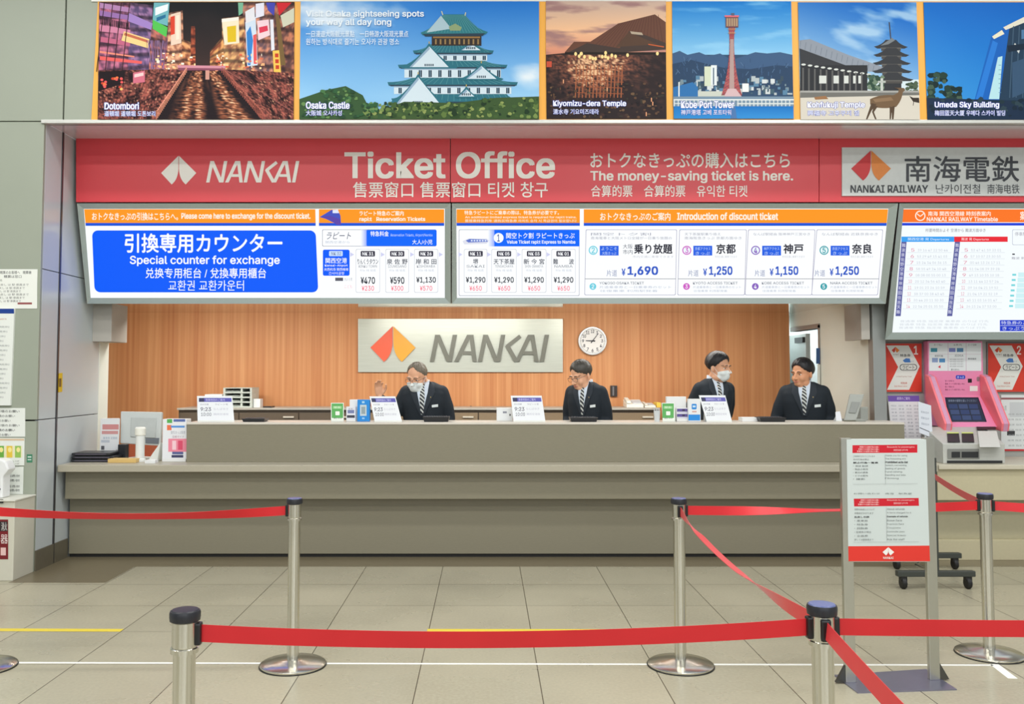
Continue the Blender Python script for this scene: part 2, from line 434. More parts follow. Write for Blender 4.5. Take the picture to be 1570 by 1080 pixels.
struct('wall_bulkhead', MB().box((XL, 7.99, 2.12), (XP0, 8.03, ZS)).box((XP0, 8.09, 1.85), (6.5, 8.13, ZS)), GREYW)

# office behind the counter
m = bpy.data.materials.new('striped_cedar_panel'); m.use_nodes = True; nt = m.node_tree; N = nt.nodes; K = nt.links
b = N['Principled BSDF']; tc = N.new('ShaderNodeTexCoord'); cr = N.new('ShaderNodeValToRGB')
def nzs(sx, sz, sc, det):
    mp = N.new('ShaderNodeMapping'); mp.inputs['Scale'].default_value = (sx, 1, sz); K.new(tc.outputs['Object'], mp.inputs[0])
    n = N.new('ShaderNodeTexNoise'); n.inputs['Scale'].default_value = sc; n.inputs['Detail'].default_value = det; K.new(mp.outputs[0], n.inputs['Vector']); return n
A, B_ = nzs(1, .012, 34, 5), nzs(1, .015, 4.2, 2)
am = N.new('ShaderNodeMath'); am.operation = 'MULTIPLY_ADD'; am.inputs[1].default_value = .55; K.new(A.outputs['Fac'], am.inputs[0])
bm_ = N.new('ShaderNodeMath'); bm_.operation = 'MULTIPLY'; bm_.inputs[1].default_value = .45; K.new(B_.outputs['Fac'], bm_.inputs[0]); K.new(bm_.outputs[0], am.inputs[2])
K.new(am.outputs[0], cr.inputs[0])
cr.color_ramp.elements[0].position = .3; cr.color_ramp.elements[0].color = L4((186, 116, 72))
cr.color_ramp.elements[1].position = .7; cr.color_ramp.elements[1].color = L4((224, 168, 118))
e = cr.color_ramp.elements.new(.5); e.color = L4((206, 144, 96))
K.new(cr.outputs[0], b.inputs['Base Color']); b.inputs['Roughness'].default_value = .5; b.inputs['Specular IOR Level'].default_value = .3
WOOD = m
XR = at(1211, 560, YB).x
struct('wall_back', MB().box((-4.9, YB, 0), (XR, YB+.06, 2.6)), WOOD)
struct('wall_far_left', MB().box((-4.96, 8.1, 0), (-4.9, YB, 2.6)).box((-4.9, 8.1, 0), (XL-.1, 8.16, 2.6)), WHITEW)
struct('ceiling', MB().box((-4.9, 8.3, ZC), (XR+.9, 12.0, ZC+.05)), mat('mirror_gloss_ceiling', (222, 214, 206), .06, .92, vary=.01))
# right hand side: partition with a doorway
XP = 3.40
yd0 = 1400*XP/(1258-745); zl = at(1235, 506, 9.7).z
wr = MB().box((XP, 7.97, 0), (XP+.08, yd0, 2.6)).box((XP, yd0, zl), (XP+.08, YB+.2, 2.6))
struct('wall_right', wr, WHITEW)
struct('wall_corridor', MB().box((XR, YB+.9, 0), (6, YB+.96, 2.6)).box((XR-.05, YB+.06, 0), (XR, YB+.9, 2.6)), mat('cool_grey_corridor', (196, 205, 205), .5))
fr = MB().box((XP-.012, yd0, 0), (XP+.09, yd0+.035, zl+.03)).box((XP-.012, yd0, zl), (XP+.09, YB+.15, zl+.045))
struct('trim_6', fr, mat('grey_door_frame', (158, 152, 146), .4, .2))
d1 = struct('door_1', MB().box((XP+.14, YB+.1, 0), (XP+.19, YB+.85, zl-.02)), mat('pale_door_leaf', (198, 205, 202), .45), bevel=.004)
MB().box((XP+.11, YB+.12, zl-.12), (XP+.14, YB+.38, zl-.06)).build('door_closer', mat('dark_closer', (70, 72, 72), .4, .5), d1)
struct('trim_7', MB().box((XP-.05, 7.9, 0), (XP+.06, 8.0, 2.2)), mat('grey_end_post', (150, 154, 152), .4, .3, vary=.03), bevel=.004)
# wall carrying the ticket machines
YM = 8.08
struct('wall_machine', MB().box((at(1357, 560, YM).x, YM, 0), (6.5, YM+.05, 1.85)), GREYW)
# roller boxes at both ends under the boards
BX = mat('warm_grey_housing', (182, 178, 170), .5, vary=.03)
zb0 = at(155, 524, 7.95).z
struct('trim_8', MB().box((XL, 7.95, zb0), (at(171, 500, 7.95).x, 8.3, 2.115)), BX, bevel=.004)
struct('trim_9', MB().box((at(1319, 500, 7.95).x, 7.93, at(1340, 521, 7.95).z), (XP-.06, 8.3, 2.115)), BX, bevel=.004)

# ---------------------------------------------------------------- floor marking tapes
def strip(name, pts, wd, m, label, cat):
    mb = MB(); P = [Vector(p) for p in pts]
    for i in range(len(P)-1):
        d = (P[i+1]-P[i]).normalized(); n = Vector((-d.y, d.x, 0))*wd/2; up = Vector((0, 0, .0008)); z = Vector((0, 0, .0001))
        a, b2 = P[i], P[i+1]
        mb.hexa([a-n+z, b2-n+z, b2+n+z, a+n+z, a-n+up, b2-n+up, b2+n+up, a+n+up])
    return tag(mb.build(name, m), label, cat)
WT = mat('white_floor_tape', (236, 238, 232), .5); YT = mat('yellow_floor_tape', (222, 200, 60), .5)
strip('floor_tape', [ground(-60, 1016.5), ground(1522, 1020.5)], .022, WT, 'long thin white tape line across the floor tiles', 'floor tape')
strip('floor_tape', [ground(1524, 1019), ground(1553, 1041)], .045, WT, 'short oblique white tape stub at the right end of the white line', 'floor tape')
strip('floor_tape', [ground(-60, 966), ground(187, 967)], .055, YT, 'yellow tape line on the floor at the left of the photo', 'floor tape')
strip('floor_tape', [ground(655, 967), ground(1390, 968)], .055, YT, 'yellow tape line mostly behind the long front barrier belt', 'floor tape')

# ---------------------------------------------------------------- red fascia sign
RED = mat('red_acrylic_fascia', (214, 66, 74), .35, vary=.02, scale=2)
SIGNW = mat('off_white_cut_vinyl', (236, 234, 226), .4, vary=.01)
PF = YP(YS)
sgn = thing('fascia_sign', 'long red sign above the display boards with white lettering', 'sign', at(745, 310, YS))
for x0, x1 in ((116.5, 690), (691, 1255.5), (1256.5, 1700)):
    slab(PF, [(x0, 209), (x1, 209), (x1, 310), (x0, 310)], .02).build('red_panel', RED, sgn, bevel=.0025, world=True)
e1, e2 = emblem(247, 239, 301, 283)
raised(PF, [e1, e2], .004).build('leaf_emblem', SIGNW, sgn, world=True, label='white two-leaf emblem')
raised(PF, logotype(316, 247, 459, 280), .004).build('wordmark', SIGNW, sgn, world=True, label='white slanted wordmark lettering')
def sgn_text(t, x0, y0, x1, y1, bold, lab=None):
    vs, grp = words(t, x0, y0, x1, y1, bold)
    for sub in grp: raised_text(PF, t, x0, y0, x1, y1, .003, 0, bold, sub).build('lettering', SIGNW, sgn, world=True, label=lab)
sgn_text('Ticket Office', 528, 232, 851, 274, .022, 'large white word')
sgn_text('售票窗口 售票窗口 티켓 창구', 541, 279, 840, 303, .008)
sgn_text('おトクなきっぷの購入はこちら', 905, 234, 1211, 258, .016)
sgn_text('The money-saving ticket is here.', 905, 262, 1216, 281, .022)
sgn_text('合算的票　合算的票　유익한 티켓', 906, 284, 1146, 302, .008)
wp = slab(PF, [(1291, 226), (1600, 226), (1600, 300.5), (1291, 300.5)], .012, .012).build('name_plate', mat('silver_white_plate', (205, 210, 208), .4, .1), sgn, world=True, bevel=.002, label='pale plate with dark lettering')
PFP = YP(YS-.012)
e1, e2 = emblem(1305, 231, 1366, 277)
raised(PFP, [e1], .004).build('leaf', mat('logo_red', (204, 50, 54), .4), wp, world=True); raised(PFP, [e2], .004).build('leaf', mat('logo_amber', (222, 134, 58), .4), wp, world=True)
CHAR = mat('charcoal_vinyl', (62, 66, 72), .45)
for t, x0, y0, x1, y1, bo in (('南海電鉄', 1387, 239, 1563, 279, .012), ('NANKAI RAILWAY', 1304, 284, 1423, 295.5, .02), ('난카이전철', 1435, 282.5, 1503, 297, 0), ('南海电铁', 1514, 282.5, 1563, 297, 0)):
    vs, grp = words(t, x0, y0, x1, y1, bo)
    for sub in grp: raised_text(PFP, t, x0, y0, x1, y1, .002, 0, bo, sub).build('lettering', CHAR, wp, world=True)

# ---------------------------------------------------------------- backlit tilted display boards
pt, pb = at(745, 312, YS), at(745, 465, 7.76)
PD = Plane(pt, (0, -(pt.z-pb.z), -(pb.y-pt.y)))
FRM = mat('satin_grey_board_frame', (164, 176, 172), .35, .35, vary=.04)
def board(label, outer, inner, name='display_board'):
    t = thing(name, label, 'display board', PD.hit((outer[0][0]+outer[1][0])/2, outer[2][1]))
    slab(PD, inner, .045, -.004).build('light_box', GREYW, t, world=True)
    mb = MB(); o = [PD.hit(*p, .022) for p in outer]; i_ = [PD.hit(*p, .010) for p in inner]; back = [PD.hit(*p, -.05) for p in outer]
    ib = [PD.hit(*p, -.003) for p in inner]
    V = [[mb.bm.verts.new(q) for q in r] for r in (back, o, i_, ib)]
    for A, B2 in zip(V, V[1:]):
        for k in range(4): mb.bm.faces.new([A[k], A[(k+1) % 4], B2[(k+1) % 4], B2[k]])
    mb.build('frame', FRM, t, world=True)
    return t, Art(PD, -.003)
WH = (250, 253, 255); OR = (255, 152, 32); BL = (0, 92, 250); NAVY = (58, 62, 96); GR = (150, 150, 165); PKR = (246, 120, 140); DK = (52, 56, 66); PALE = (180, 188, 206)
A1 = [(118, 312), (691, 312), (691, 466), (133.5, 466)]; I1 = [(128.5, 320.5), (682, 320), (682, 457), (139, 457)]
t, a = board('backlit white board with the bright blue special counter panel', A1, I1)
a.poly(I1, WH); a.poly([(129, 321), (483.5, 321), (484, 342), (131, 342)], OR); a.rect(489, 321, 681, 342, OR)
a.poly([(131, 342), (484, 342), (484, 346.5), (131.3, 346.5)], (24, 84, 214)); a.rect(489, 342, 681, 346.5, (24, 84, 214))
a.text('おトクなきっぷの引換はこちらへ。', 141, 326, 273, 338, (255, 246, 232), .02); a.text('Please come here to exchange for the discount ticket.', 278, 326.5, 476, 338, (255, 246, 232), .025)
a.rrect(141, 353.5, 484, 448.5, 9, BL, 4)
a.text('引換専用カウンター', 191, 358, 433, 388, WH, .022); a.text('Special counter for exchange', 199, 392, 429, 408.5, WH, .018)
a.text('兑换专用柜台 / 兌換專用櫃台', 223, 411, 408, 427, WH, .008); a.text('교환권 교환카운터', 258, 430, 374, 446, WH, 0)
a.poly([(490, 333), (500, 327), (508, 322), (518, 321.5), (522, 331), (523, 345), (510, 341), (500, 336)], (70, 84, 190)); a.poly([(510, 322), (518, 321.5), (520, 327), (510, 327)], (225, 232, 250)); a.poly([(492, 333), (505, 336), (516, 345), (523, 345), (521, 336), (506, 331)], (92, 70, 170))
a.text('ラピート特急のご案内', 551, 323.5, 619, 331, (255, 246, 232), .02); a.text('rapi:t   Reservation Tickets', 551, 333, 652, 340.5, (255, 246, 232), .025)
a.frame(494, 352, 669, 378, .7, GR, WH, 2); a.poly([(553, 352.5), (566, 352.5), (566, 377.5), (553, 377.5)], [WH, (0, 110, 250), (0, 110, 250), WH]); a.rrect(562, 352.5, 669.5, 377.5, 2, (0, 102, 250))
a.text('ラピート', 501, 356, 538, 367, NAVY, 0, .3); a.text('関西空港から', 499, 369.5, 536, 373.5, PALE)
a.text('特急料金', 568, 354.5, 596, 362.5, WH, .015); a.text('Reservation Tickets, Airport/Namba', 599, 358.5, 663, 363.5, (200, 222, 255)); a.text('大人/小児', 632, 367.5, 663, 375, WH, .01)
def arrow(x): a.poly([(x, 387), (x+6, 390.5), (x, 394)], (206, 208, 240))
def cell(x0, x1, code, name, en, p1, p2):
    a.frame(x0, 382, x1, 449, .6, (196, 198, 208), WH, 2.5); c = (x0+x1)/2
    a.rrect(c-11, 385, c+11, 393.5, 1.5, (60, 58, 74)); a.text(code, c-8.5, 386.8, c+8.5, 391.8, WH, .02)
    a.text(name, c-(16 if len(name) > 1 else 4), 397, c+(16 if len(name) > 1 else 4), 405.5, (84, 88, 100), .018); a.text(en, c-14, 406.5, c+14, 410.5, (120, 124, 134)); a.text('리뉴 线 站名', c-12, 413, c+12, 416.5, PALE)
    a.text(p1, c-(11 if len(p1) < 5 else 15), 425, c+(11 if len(p1) < 5 else 15), 435.5, DK, .022); a.text(p2, c-9.5, 438.5, c+9.5, 446, PKR, .014)
a.rrect(495, 383, 536, 423, 2.5, BL); a.rrect(504.5, 385, 525.5, 393, 1.5, (196, 220, 255)); a.text('NK 32', 508, 386.5, 523, 391.5, (120, 130, 160), .01)
a.text('関西空港', 499, 395.5, 532, 404, WH, .01); a.text('Kansai-Airport', 498, 405.5, 533, 409.5, WH, .01); a.text('关西机场 關西機場', 497, 411, 534, 415.5, WH); a.text('간사이공항', 504, 417, 528, 421.5, WH)
a.rect(514, 426, 526, 431, (90, 90, 104)); a.text('大人 小児', 528, 426, 540, 431, GR); a.text('こども', 528, 437, 540, 442, (250, 190, 200))
for x in (536, 583, 628, 672): arrow(x+1)
cell(545.5, 582.5, 'NK 31', 'りんくうタウン', 'RINKU TOWN', '¥470', '¥230'); cell(591, 627, 'NK 30', '泉 佐 野', 'IZUMISANO', '¥590', '¥300'); cell(635, 671.5, 'NK 26', '岸 和 田', 'KISHIWADA', '¥1,130', '¥570')
a.build('lit_face', LIT, t, label='glowing white face with blue panel and fare cells')

A2 = [(693, 312), (1377, 312), (1358, 466), (693, 466)]; I2 = [(699.5, 320), (1362, 320), (1348, 457), (700.5, 457)]
t, a = board('backlit white board listing numbered discount tickets and prices', A2, I2)
a.poly(I2, WH); a.rect(700, 321, 889, 342, OR); a.poly([(895, 321), (1361.5, 321), (1359.5, 342), (895, 342)], OR); a.rect(700, 342, 889, 346.5, (24, 84, 214)); a.poly([(895, 342), (1359.5, 342), (1359, 346.5), (895, 346.5)], (24, 84, 214))
a.text('特急ラピートにご乗車の際は、特急券が必要です。', 712, 323, 857, 329.5, (255, 246, 232), .015); a.text('An additional limited express ticket is required for rapi:t trains.', 713, 331.5, 884, 335.5, (255, 240, 222), .015); a.text('要搭乘特急列车 请购买特急券 라피트 승차 시 특급권이 필요합니다', 713, 336.5, 884, 340.8, (255, 240, 222))
a.text('おトクなきっぷのご案内', 920, 326, 1028, 338.5, (255, 246, 232), .018); a.text('Introduction of discount ticket', 1038, 326, 1193, 337.5, (255, 246, 232), .025)
a.frame(703.5, 352, 888.5, 454, .8, (168, 170, 184), WH, 2); a.poly([(748, 352.5), (762, 352.5), (762, 378), (748, 378)], [WH, (0, 110, 250), (0, 110, 250), WH]); a.rect(758, 352.5, 888.5, 378, (0, 102, 250))
a.poly([(709, 370), (718, 366), (746, 366), (750, 369), (746, 374), (712, 375)], (222, 224, 236)); a.poly([(714, 369), (720, 366.5), (746, 367.5), (748, 371), (718, 372)], (96, 118, 200))
for k in range(6): a.rect(722+k*4.2, 368, 724.6+k*4.2, 370.3, (220, 232, 255))
a.disc(764.5, 365, 7.6, 7.6, WH); a.text('1', 762.3, 359.5, 766.3, 370.5, (40, 70, 150), .01)
a.text('関空トク割 ラピートきっぷ', 776, 357, 881, 366, WH, .01); a.text('Value Ticket rapi:t Express to Namba', 777, 368.5, 882, 375, WH, .02)
cell(711.5, 747, 'NK 11', '堺', 'SAKAI', '¥1,290', '¥650'); cell(753.5, 792, 'NK 05', '天下茶屋', 'TENGACHAYA', '¥1,290', '¥650'); cell(800, 837.5, 'NK 03', '新 今 宮', 'SHIN-IMAMIYA', '¥1,290', '¥650'); cell(845.5, 882.5, 'NK 01', '難　　波', 'NAMBA', '¥1,290', '¥650')
for x in (703, 747, 793, 838): arrow(x)
def panel(x0, x1, sl, num, col, lines, lab, big, bx, price, prx, tk, small=None):
    a.frame(x0, 352, x1, 453, .9, (178, 176, 196), WH, 2, sl); a.rect(x0+sl*.75, 427.4, x1+sl*.75, 428.3, (140, 142, 150))
    for k, s_ in enumerate(lines): a.text(s_, x0+8, 357+k*6, x1-(40 if k == 0 and len(lines) > 1 else 8), 361.4+k*6, (160, 162, 176))
    a.disc(x0+11.5, 384, 7, 7, col); a.disc(x0+11.5, 384, 5.4, 5.4, (236, 250, 252)); a.text(num, x0+9, 379.5, x0+14, 388.5, col, .02)
    a.rect(x0+21.5, 377, x0+50.5, 392, (36, 96, 226)); a.text(lab[0], x0+24, 379, x0+48, 384, (190, 216, 255)); a.text(lab[1], x0+25, 386, x0+47, 391, (190, 216, 255))
    if small:
        a.text(small[0], bx[0]-17, 374.5, bx[0]-2, 381.5, (80, 82, 96)); a.text(small[1], bx[0]-17, 383, bx[0]-2, 390, (80, 82, 96))
    a.text(big, bx[0], 374, bx[1], 389.5, (36, 36, 52), .03); a.text('市内交通に乗車できます', bx[0]-2, 392, bx[1]+2, 395.6, (190, 190, 200))
    a.text('片道', prx[0]-24, 414, prx[0]-8, 424, (130, 140, 178)); a.text('¥', prx[0]-1, 412, prx[0]+5, 423, (60, 98, 200), .02); a.text(price, prx[0]+8, 408.5, prx[1], 424.5, (48, 88, 196), .032)
    a.disc(x0+11, 439.5, 5.2, 5.2, col); a.text(num, x0+9, 436.4, x0+13, 442.6, WH, .01)
    a.text(tk, x0+21, 432.3, x0+21+len(tk)*3.6, 436.3, (120, 124, 136), .01); a.text('片道乗車券と一日乗車券のセット', x0+21, 438.5, x1-9, 442.5, PALE); a.text('往復乗車 利用駅発着', x0+22, 444.5, x1-30, 448, PALE)
panel(898, 1038, -2, '2', (110, 206, 224), ['関空トク割', '南海電車と大阪メトロ全線が一日乗り放題の'], ('ようこそ', '大阪きっぷ'), '乗り放題', (972, 1031), '1,690', (954, 1009), 'YOKOSO OSAKA TICKET', ('大阪', '市内'))
panel(1041.5, 1145, -3, '3', (206, 92, 196), ['天下茶屋駅乗り換え', '南海阪急きっぷ 京都方面ゆき'], ('京都アクセス', 'きっぷ'), '京都', (1098, 1128), '1,250', (1079, 1123), 'KYOTO ACCESS TICKET')
panel(1147, 1250, -5, '4', (136, 96, 190), ['なんば駅経由 阪神神戸三宮ゆき'], ('神戸アクセス', 'きっぷ'), '神戸', (1201, 1232), '1,150', (1181, 1224), 'KOBE ACCESS TICKET')
panel(1252, 1354, -8, '5', (52, 160, 170), ['なんば駅経由 近鉄奈良ゆき'], ('奈良アクセス', 'きっぷ'), '奈良', (1306, 1337), '1,250', (1273, 1317), 'NARA ACCESS TICKET')
a.build('lit_face', LIT, t, label='glowing white face with four numbered ticket panels')

A3 = [(1379, 312), (1700, 312), (1662, 521), (1357, 521)]; I3 = [(1385.5, 320), (1680, 320), (1648, 509), (1368, 510)]
t, a = board('taller backlit timetable board above the pink ticket machine', A3, I3)
a.poly(I3, (244, 250, 252)); a.poly([(1385, 321), (1680, 321), (1678, 341), (1383, 341)], (250, 118, 36)); a.poly([(1383, 342), (1678, 342), (1677, 346), (1382.5, 346)], (24, 60, 214))
a.disc(1411, 331, 8, 8, (255, 240, 225)); a.disc(1411, 331, 6.4, 6.4, (250, 118, 36)); a.line(1411, 332, 1406, 328, 1.4, (255, 240, 225)); a.line(1411, 332, 1417, 327, 1.4, (255, 240, 225))
a.text('南海 関西空港線 時刻表案内', 1423, 324, 1519, 331.5, (255, 240, 225), .015); a.text('NANKAI RAILWAY Timetable', 1421, 333, 1530, 339.5, (255, 240, 225), .02); a.text('案内 指定', 1564, 324, 1600, 338, (255, 240, 225), .015)
a.text('所要時間およそ 空港から 難波方面ゆき', 1419, 350.5, 1511, 356, (112, 116, 128)); a.rect(1382, 363, 1463, 371, (56, 160, 240)); a.rect(1463, 363, 1545, 371, (232, 40, 54))
a.text('関西空港 発 Departures', 1392, 364.6, 1455, 369.6, (226, 242, 255)); a.text('難波 発 Departures', 1474, 364.6, 1516, 369.6, (255, 226, 226))
for (x0, sl) in ((1382, -9), (1464, -12)):
    a.rect(x0, 371, x0+8, 485, (92, 96, 158), sl)
    for k in range(15): a.text('難波泉佐野空港堺岸和田住吉天'[k % 14], x0+1.2+sl*(k+.5)/15, 373.5+k*7.3, x0+6.6+sl*(k+.5)/15, 379+k*7.3, (222, 224, 244))
RN = random.Random(5)
for k in range(10):
    y = 384+k*9.6
    for x0 in (1391, 1473):
        a.line(x0-k*.8, y+3.4, x0+68-k*.6, y+3.4, .6, (214, 222, 230)); a.text(str(5+k), x0+6-k*.8, y-3, x0+11-k*.8, y+2, (220, 120, 150))
        a.text(' '.join('%02d' % RN.randrange(0, 60) for _ in range(6)), x0+16-k*.8, y-2, x0+62-k*.8, y+1.6, (186, 192, 206))
for k in range(3): a.text('普通車 特急 指定席 乗車券 のりば 行先', 1380-k, 491+k*5, 1516-k*2, 494.6+k*5, (206, 212, 220))
a.frame(1552, 352, 1640, 376, .7, PALE, (244, 250, 252)); a.text('停車駅 のりかえ', 1556, 356, 1600, 362, GR); a.rect(1552, 389, 1556, 391, DK); a.text('難波 新今宮 天下茶屋 堺', 1551, 394, 1620, 398, GR)
for k in range(7): a.rect(1552-k*.8, 420+k*8, 1558-k*.8, 423+k*8, (120, 214, 220)); a.rect(1561-k*.8, 418+k*8, 1600-k*.8, 425+k*8, (206, 240, 244))
a.rect(1533, 491, 1640, 508, (34, 60, 200)); a.text('特急券のご購入は', 1535, 492.5, 1600, 498, (220, 228, 250)); a.text('きっぷうりばへ', 1537, 501, 1600, 506.5, (220, 228, 250)); a.rect(1534, 499.2, 1640, 499.8, (220, 228, 250))
a.build('lit_face', LIT, t, label='glowing white timetable face with blue and red headings')
# ---------------------------------------------------------------- picture posters over the fascia
PW = YP(YW-.0115)
bk = thing('poster_backing', 'orange backing strip holding the row of city photographs', 'poster frame', at(700, 184, YW))
slab(PW, [(150, 2.5), (1700, 2.5), (1700, 184), (140, 184)], .010).build('backing_panel', mat('amber_backing', (238, 170, 62), .45, vary=.02), bk, world=True)
slab(PW, [(140, -14), (1700, -14), (1700, 2.2), (140, 2.2)], .010, .0).build('top_strip', mat('white_top_strip', (228, 228, 222), .45), bk, world=True, label='white strip along the top')
from mathutils import noise as NZ
def sky(a, x0, y0, x1, y1, top, bot, cl, th, amt, sc=(3, 5), seed=0, nx=70, ny=40, quad=None, mid=None):
    """the printed sky of a photograph: a vertical blend with soft clouds"""
    def fn(u, v):
        c = mixc(top, bot, v**.9) if mid is None else (mixc(top, mid, v*2) if v < .5 else mixc(mid, bot, v*2-1))
        n = NZ.fractal(Vector((u*sc[0]+seed, v*sc[1], seed*.37)), 1.0, 2.0, 5)
        k = max(0, min(1, (n-th)*2.2))*amt
        return mixc(c, cl, k)
    a.field(x0, y0, x1, y1, nx, ny, fn, quad)
def poster(label, quad):
    t = thing('picture_poster', label, 'poster', PW.hit((quad[0][0]+quad[1][0])/2, quad[2][1]), group='photographs along the top')
    slab(PW, quad, .005, .0055).build('board', mat('poster_board', (60, 60, 60), .5), t, world=True)
    return t, Art(PW, .006)
def mixc(a, b, t): return tuple(a[i]+(b[i]-a[i])*t for i in range(3))
def caption(a, x, y0, w1, t1, w2, t2, halo=(40, 52, 120)):
    if halo: a.rect(x-1.5, y0-1, x+w1+1.5, y0+11, halo) if False else None
    for dx, dy in ((-.6, 0), (.6, 0), (0, .6), (0, -.6)): a.text(t1, x+dx, y0+dy, x+w1+dx, y0+11+dy, (60, 72, 160), .03)
    a.text(t1, x, y0, x+w1, y0+11, (236, 238, 248), .025)
    for dx, dy in ((-.5, 0), (.5, .4)): a.text(t2, x+dx, y0+13+dy, x+w2+dx, y0+21.5+dy, (60, 72, 160), .02)
    a.text(t2, x, y0+13, x+w2, y0+21.5, (222, 226, 244), .01)
def blobs(R, a, n, x0, x1, yf, r0, r1, cols):
    for _ in range(n):
        x = R.uniform(x0, x1); y = yf(x, R); r = R.uniform(r0, r1)
        a.disc(min(max(x, x0+r), x1-r), y, r, r*R.uniform(.6, 1), R.choice(cols), 8, .25)
# 1: a canal at night between lit buildings
R = random.Random(11); q = [(152, 3), (451.5, 3), (450, 183), (149.5, 183)]
t, a = poster('night photograph of a neon-lit canal, leftmost of the row', q)
def fr(x, y, z, o=4): return NZ.fractal(Vector((x, y, z)), 1.0, 2.0, o)
a.field(0, 0, 0, 0, 40, 20, lambda u, v: mixc((26, 28, 32), (74, 52, 48), max(0, min(1, v*1.6-.1+.2*fr(u*4, v*4, 2)))), q)
def facade(quad, base, glow, nx, ny, sd, dens=.5, jit=1.0):
    """a lit facade: floors and bays with glowing windows, dirty colours between them"""
    def fn(u, v):
        n = fr(u*nx*.35+sd, v*ny*.45, sd); k = max(0, min(1, n*1.5+dens)); c_ = mixc(base, glow, k)
        return mixc(c_, (26, 20, 26), .55 if (int(v*ny*.5) % 3 == 0) else .1*R.random())
    a.field(0, 0, 0, 0, nx, ny, fn, quad)
facade([(152.5, 4), (206, 4), (200, 116), (151, 124)], (104, 66, 92), (206, 120, 150), 20, 34, 1.3, .42)
facade([(200, 4), (234, 8), (232, 112), (196, 116)], (92, 76, 116), (176, 130, 176), 14, 34, 2.1, .4)
facade([(232, 40), (262, 52), (262, 110), (228, 114)], (112, 76, 86), (226, 130, 110), 14, 26, 7.7, .4)
facade([(258, 20), (280, 16), (282, 108), (256, 110)], (170, 106, 84), (250, 190, 150), 12, 36, 3.9, .55)
facade([(279, 60), (296, 66), (298, 104), (278, 106)], (150, 84, 62), (250, 180, 120), 9, 18, 4.4, .5)
facade([(293, 40), (299, 40), (300, 98), (292, 100)], (120, 54, 42), (190, 96, 66), 3, 24, 6.1, .4)
facade([(451, 4), (420, 4), (416, 112), (451, 122)], (96, 66, 66), (206, 130, 100), 14, 34, 8.2, .4)
facade([(421, 4), (372, 4), (374, 110), (418, 114)], (110, 84, 92), (226, 150, 120), 20, 34, 9.3, .42)
facade([(374, 24), (340, 28), (342, 108), (376, 110)], (150, 96, 74), (250, 196, 130), 14, 30, 5.2, .5)
facade([(342, 56), (322, 78), (322, 104), (344, 106)], (140, 76, 56), (250, 180, 110), 9, 16, 10.4, .55)
for k, (y0, y1, c_) in enumerate(((6, 14, (176, 130, 176)), (18, 26, (150, 110, 170)), (40, 50, (206, 130, 160)), (58, 66, (190, 100, 130)))):
    a.poly([(153, y0-2), (200, y0+6), (199, y0+13), (153, y1-2)], c_)
for k in range(17): a.rect(154+k*2.6, 27+k*.5, 155.5+k*2.6, 37+k*.5, (36, 26, 36))
a.poly([(153, 86), (218, 94), (217, 98), (153, 92)], (226, 96, 96)); a.poly([(153, 78), (206, 86), (206, 88), (153, 81)], (240, 140, 120))
a.poly([(190, 48), (229, 60), (227, 74), (186, 62)], (244, 206, 140)); a.poly([(191, 50), (228, 62), (227.6, 66), (190, 54)], (196, 110, 80)); a.poly([(198, 20), (234, 36), (232, 46), (195, 32)], (160, 130, 196))
for k in range(4): a.line(160+k*13, 4, 156+k*13-8, 110, 1.3, (52, 34, 40))
a.poly([(236, 4), (260, 4), (257, 40), (234, 32)], (110, 176, 186)); a.poly([(234, 30), (257, 42), (255, 57), (234, 44)], (84, 190, 84)); a.poly([(238, 12), (258, 6), (257, 16), (238, 24)], (232, 240, 244)); a.poly([(240, 27), (254, 22), (254, 27), (240, 33)], (40, 110, 150))
for k in range(26): x = 228+k*1.1; a.line(x+R.uniform(-5, 5), 62, x+R.uniform(-6, 6), 106, .6, R.choice([(130, 100, 150), (80, 60, 90), (150, 120, 160)]))
a.poly([(262, 22), (277, 18), (278, 66), (262, 70)], (232, 206, 186)); a.poly([(261.5, 26), (268, 24), (268, 52), (261.5, 54)], (214, 70, 50)); a.poly([(270, 24), (275, 23), (275, 60), (270, 61)], (246, 226, 206))
a.poly([(340, 31), (366, 28), (367, 66), (344, 69)], (240, 226, 196)); a.poly([(348, 41), (362, 39), (362, 64), (349, 65)], (220, 186, 40)); a.poly([(340, 29), (366, 26), (366, 31), (340, 34)], (250, 236, 226))
a.poly([(376, 34), (392, 26), (395, 100), (379, 102)], (206, 220, 236)); a.poly([(378, 50), (384, 40), (388, 62), (384, 100), (380, 100)], (56, 130, 206)); a.poly([(388, 54), (393, 52), (394, 98), (389, 98)], (226, 90, 90)); a.poly([(376, 18), (390, 10), (391, 30), (377, 36)], (226, 226, 232))
a.poly([(394, 32), (412, 30), (414, 54), (396, 62)], (236, 206, 214)); a.poly([(397, 42), (410, 39), (411, 47), (398, 51)], (216, 60, 86)); a.poly([(392, 6), (405, 4), (405, 24), (392, 28)], (226, 226, 240)); a.poly([(365, 4), (373, 4), (372, 20), (366, 24)], (120, 180, 150))
a.poly([(408, 4), (422, 4), (420, 24), (411, 16)], (72, 74, 176)); a.poly([(424, 4), (447, 4), (428, 24)], (204, 44, 52)); a.poly([(430, 24), (451, 12), (451, 34), (434, 42)], (206, 206, 184)); a.poly([(414, 30), (419, 30), (421, 76), (416, 78)], (226, 226, 236)); a.poly([(422, 20), (428, 24), (438, 100), (430, 100)], (120, 96, 60))
a.poly([(418, 78), (428, 77), (431, 112), (420, 113)], (246, 196, 90))
for k in range(3): a.rect(421.5+k*.5, 82+k*9, 427+k*.5, 88+k*9, (196, 66, 44))
a.poly([(413, 120), (449, 122), (449, 136), (416, 132)], (206, 110, 50)); a.poly([(415, 122), (449, 125), (449, 128), (415, 125)], (246, 176, 90))
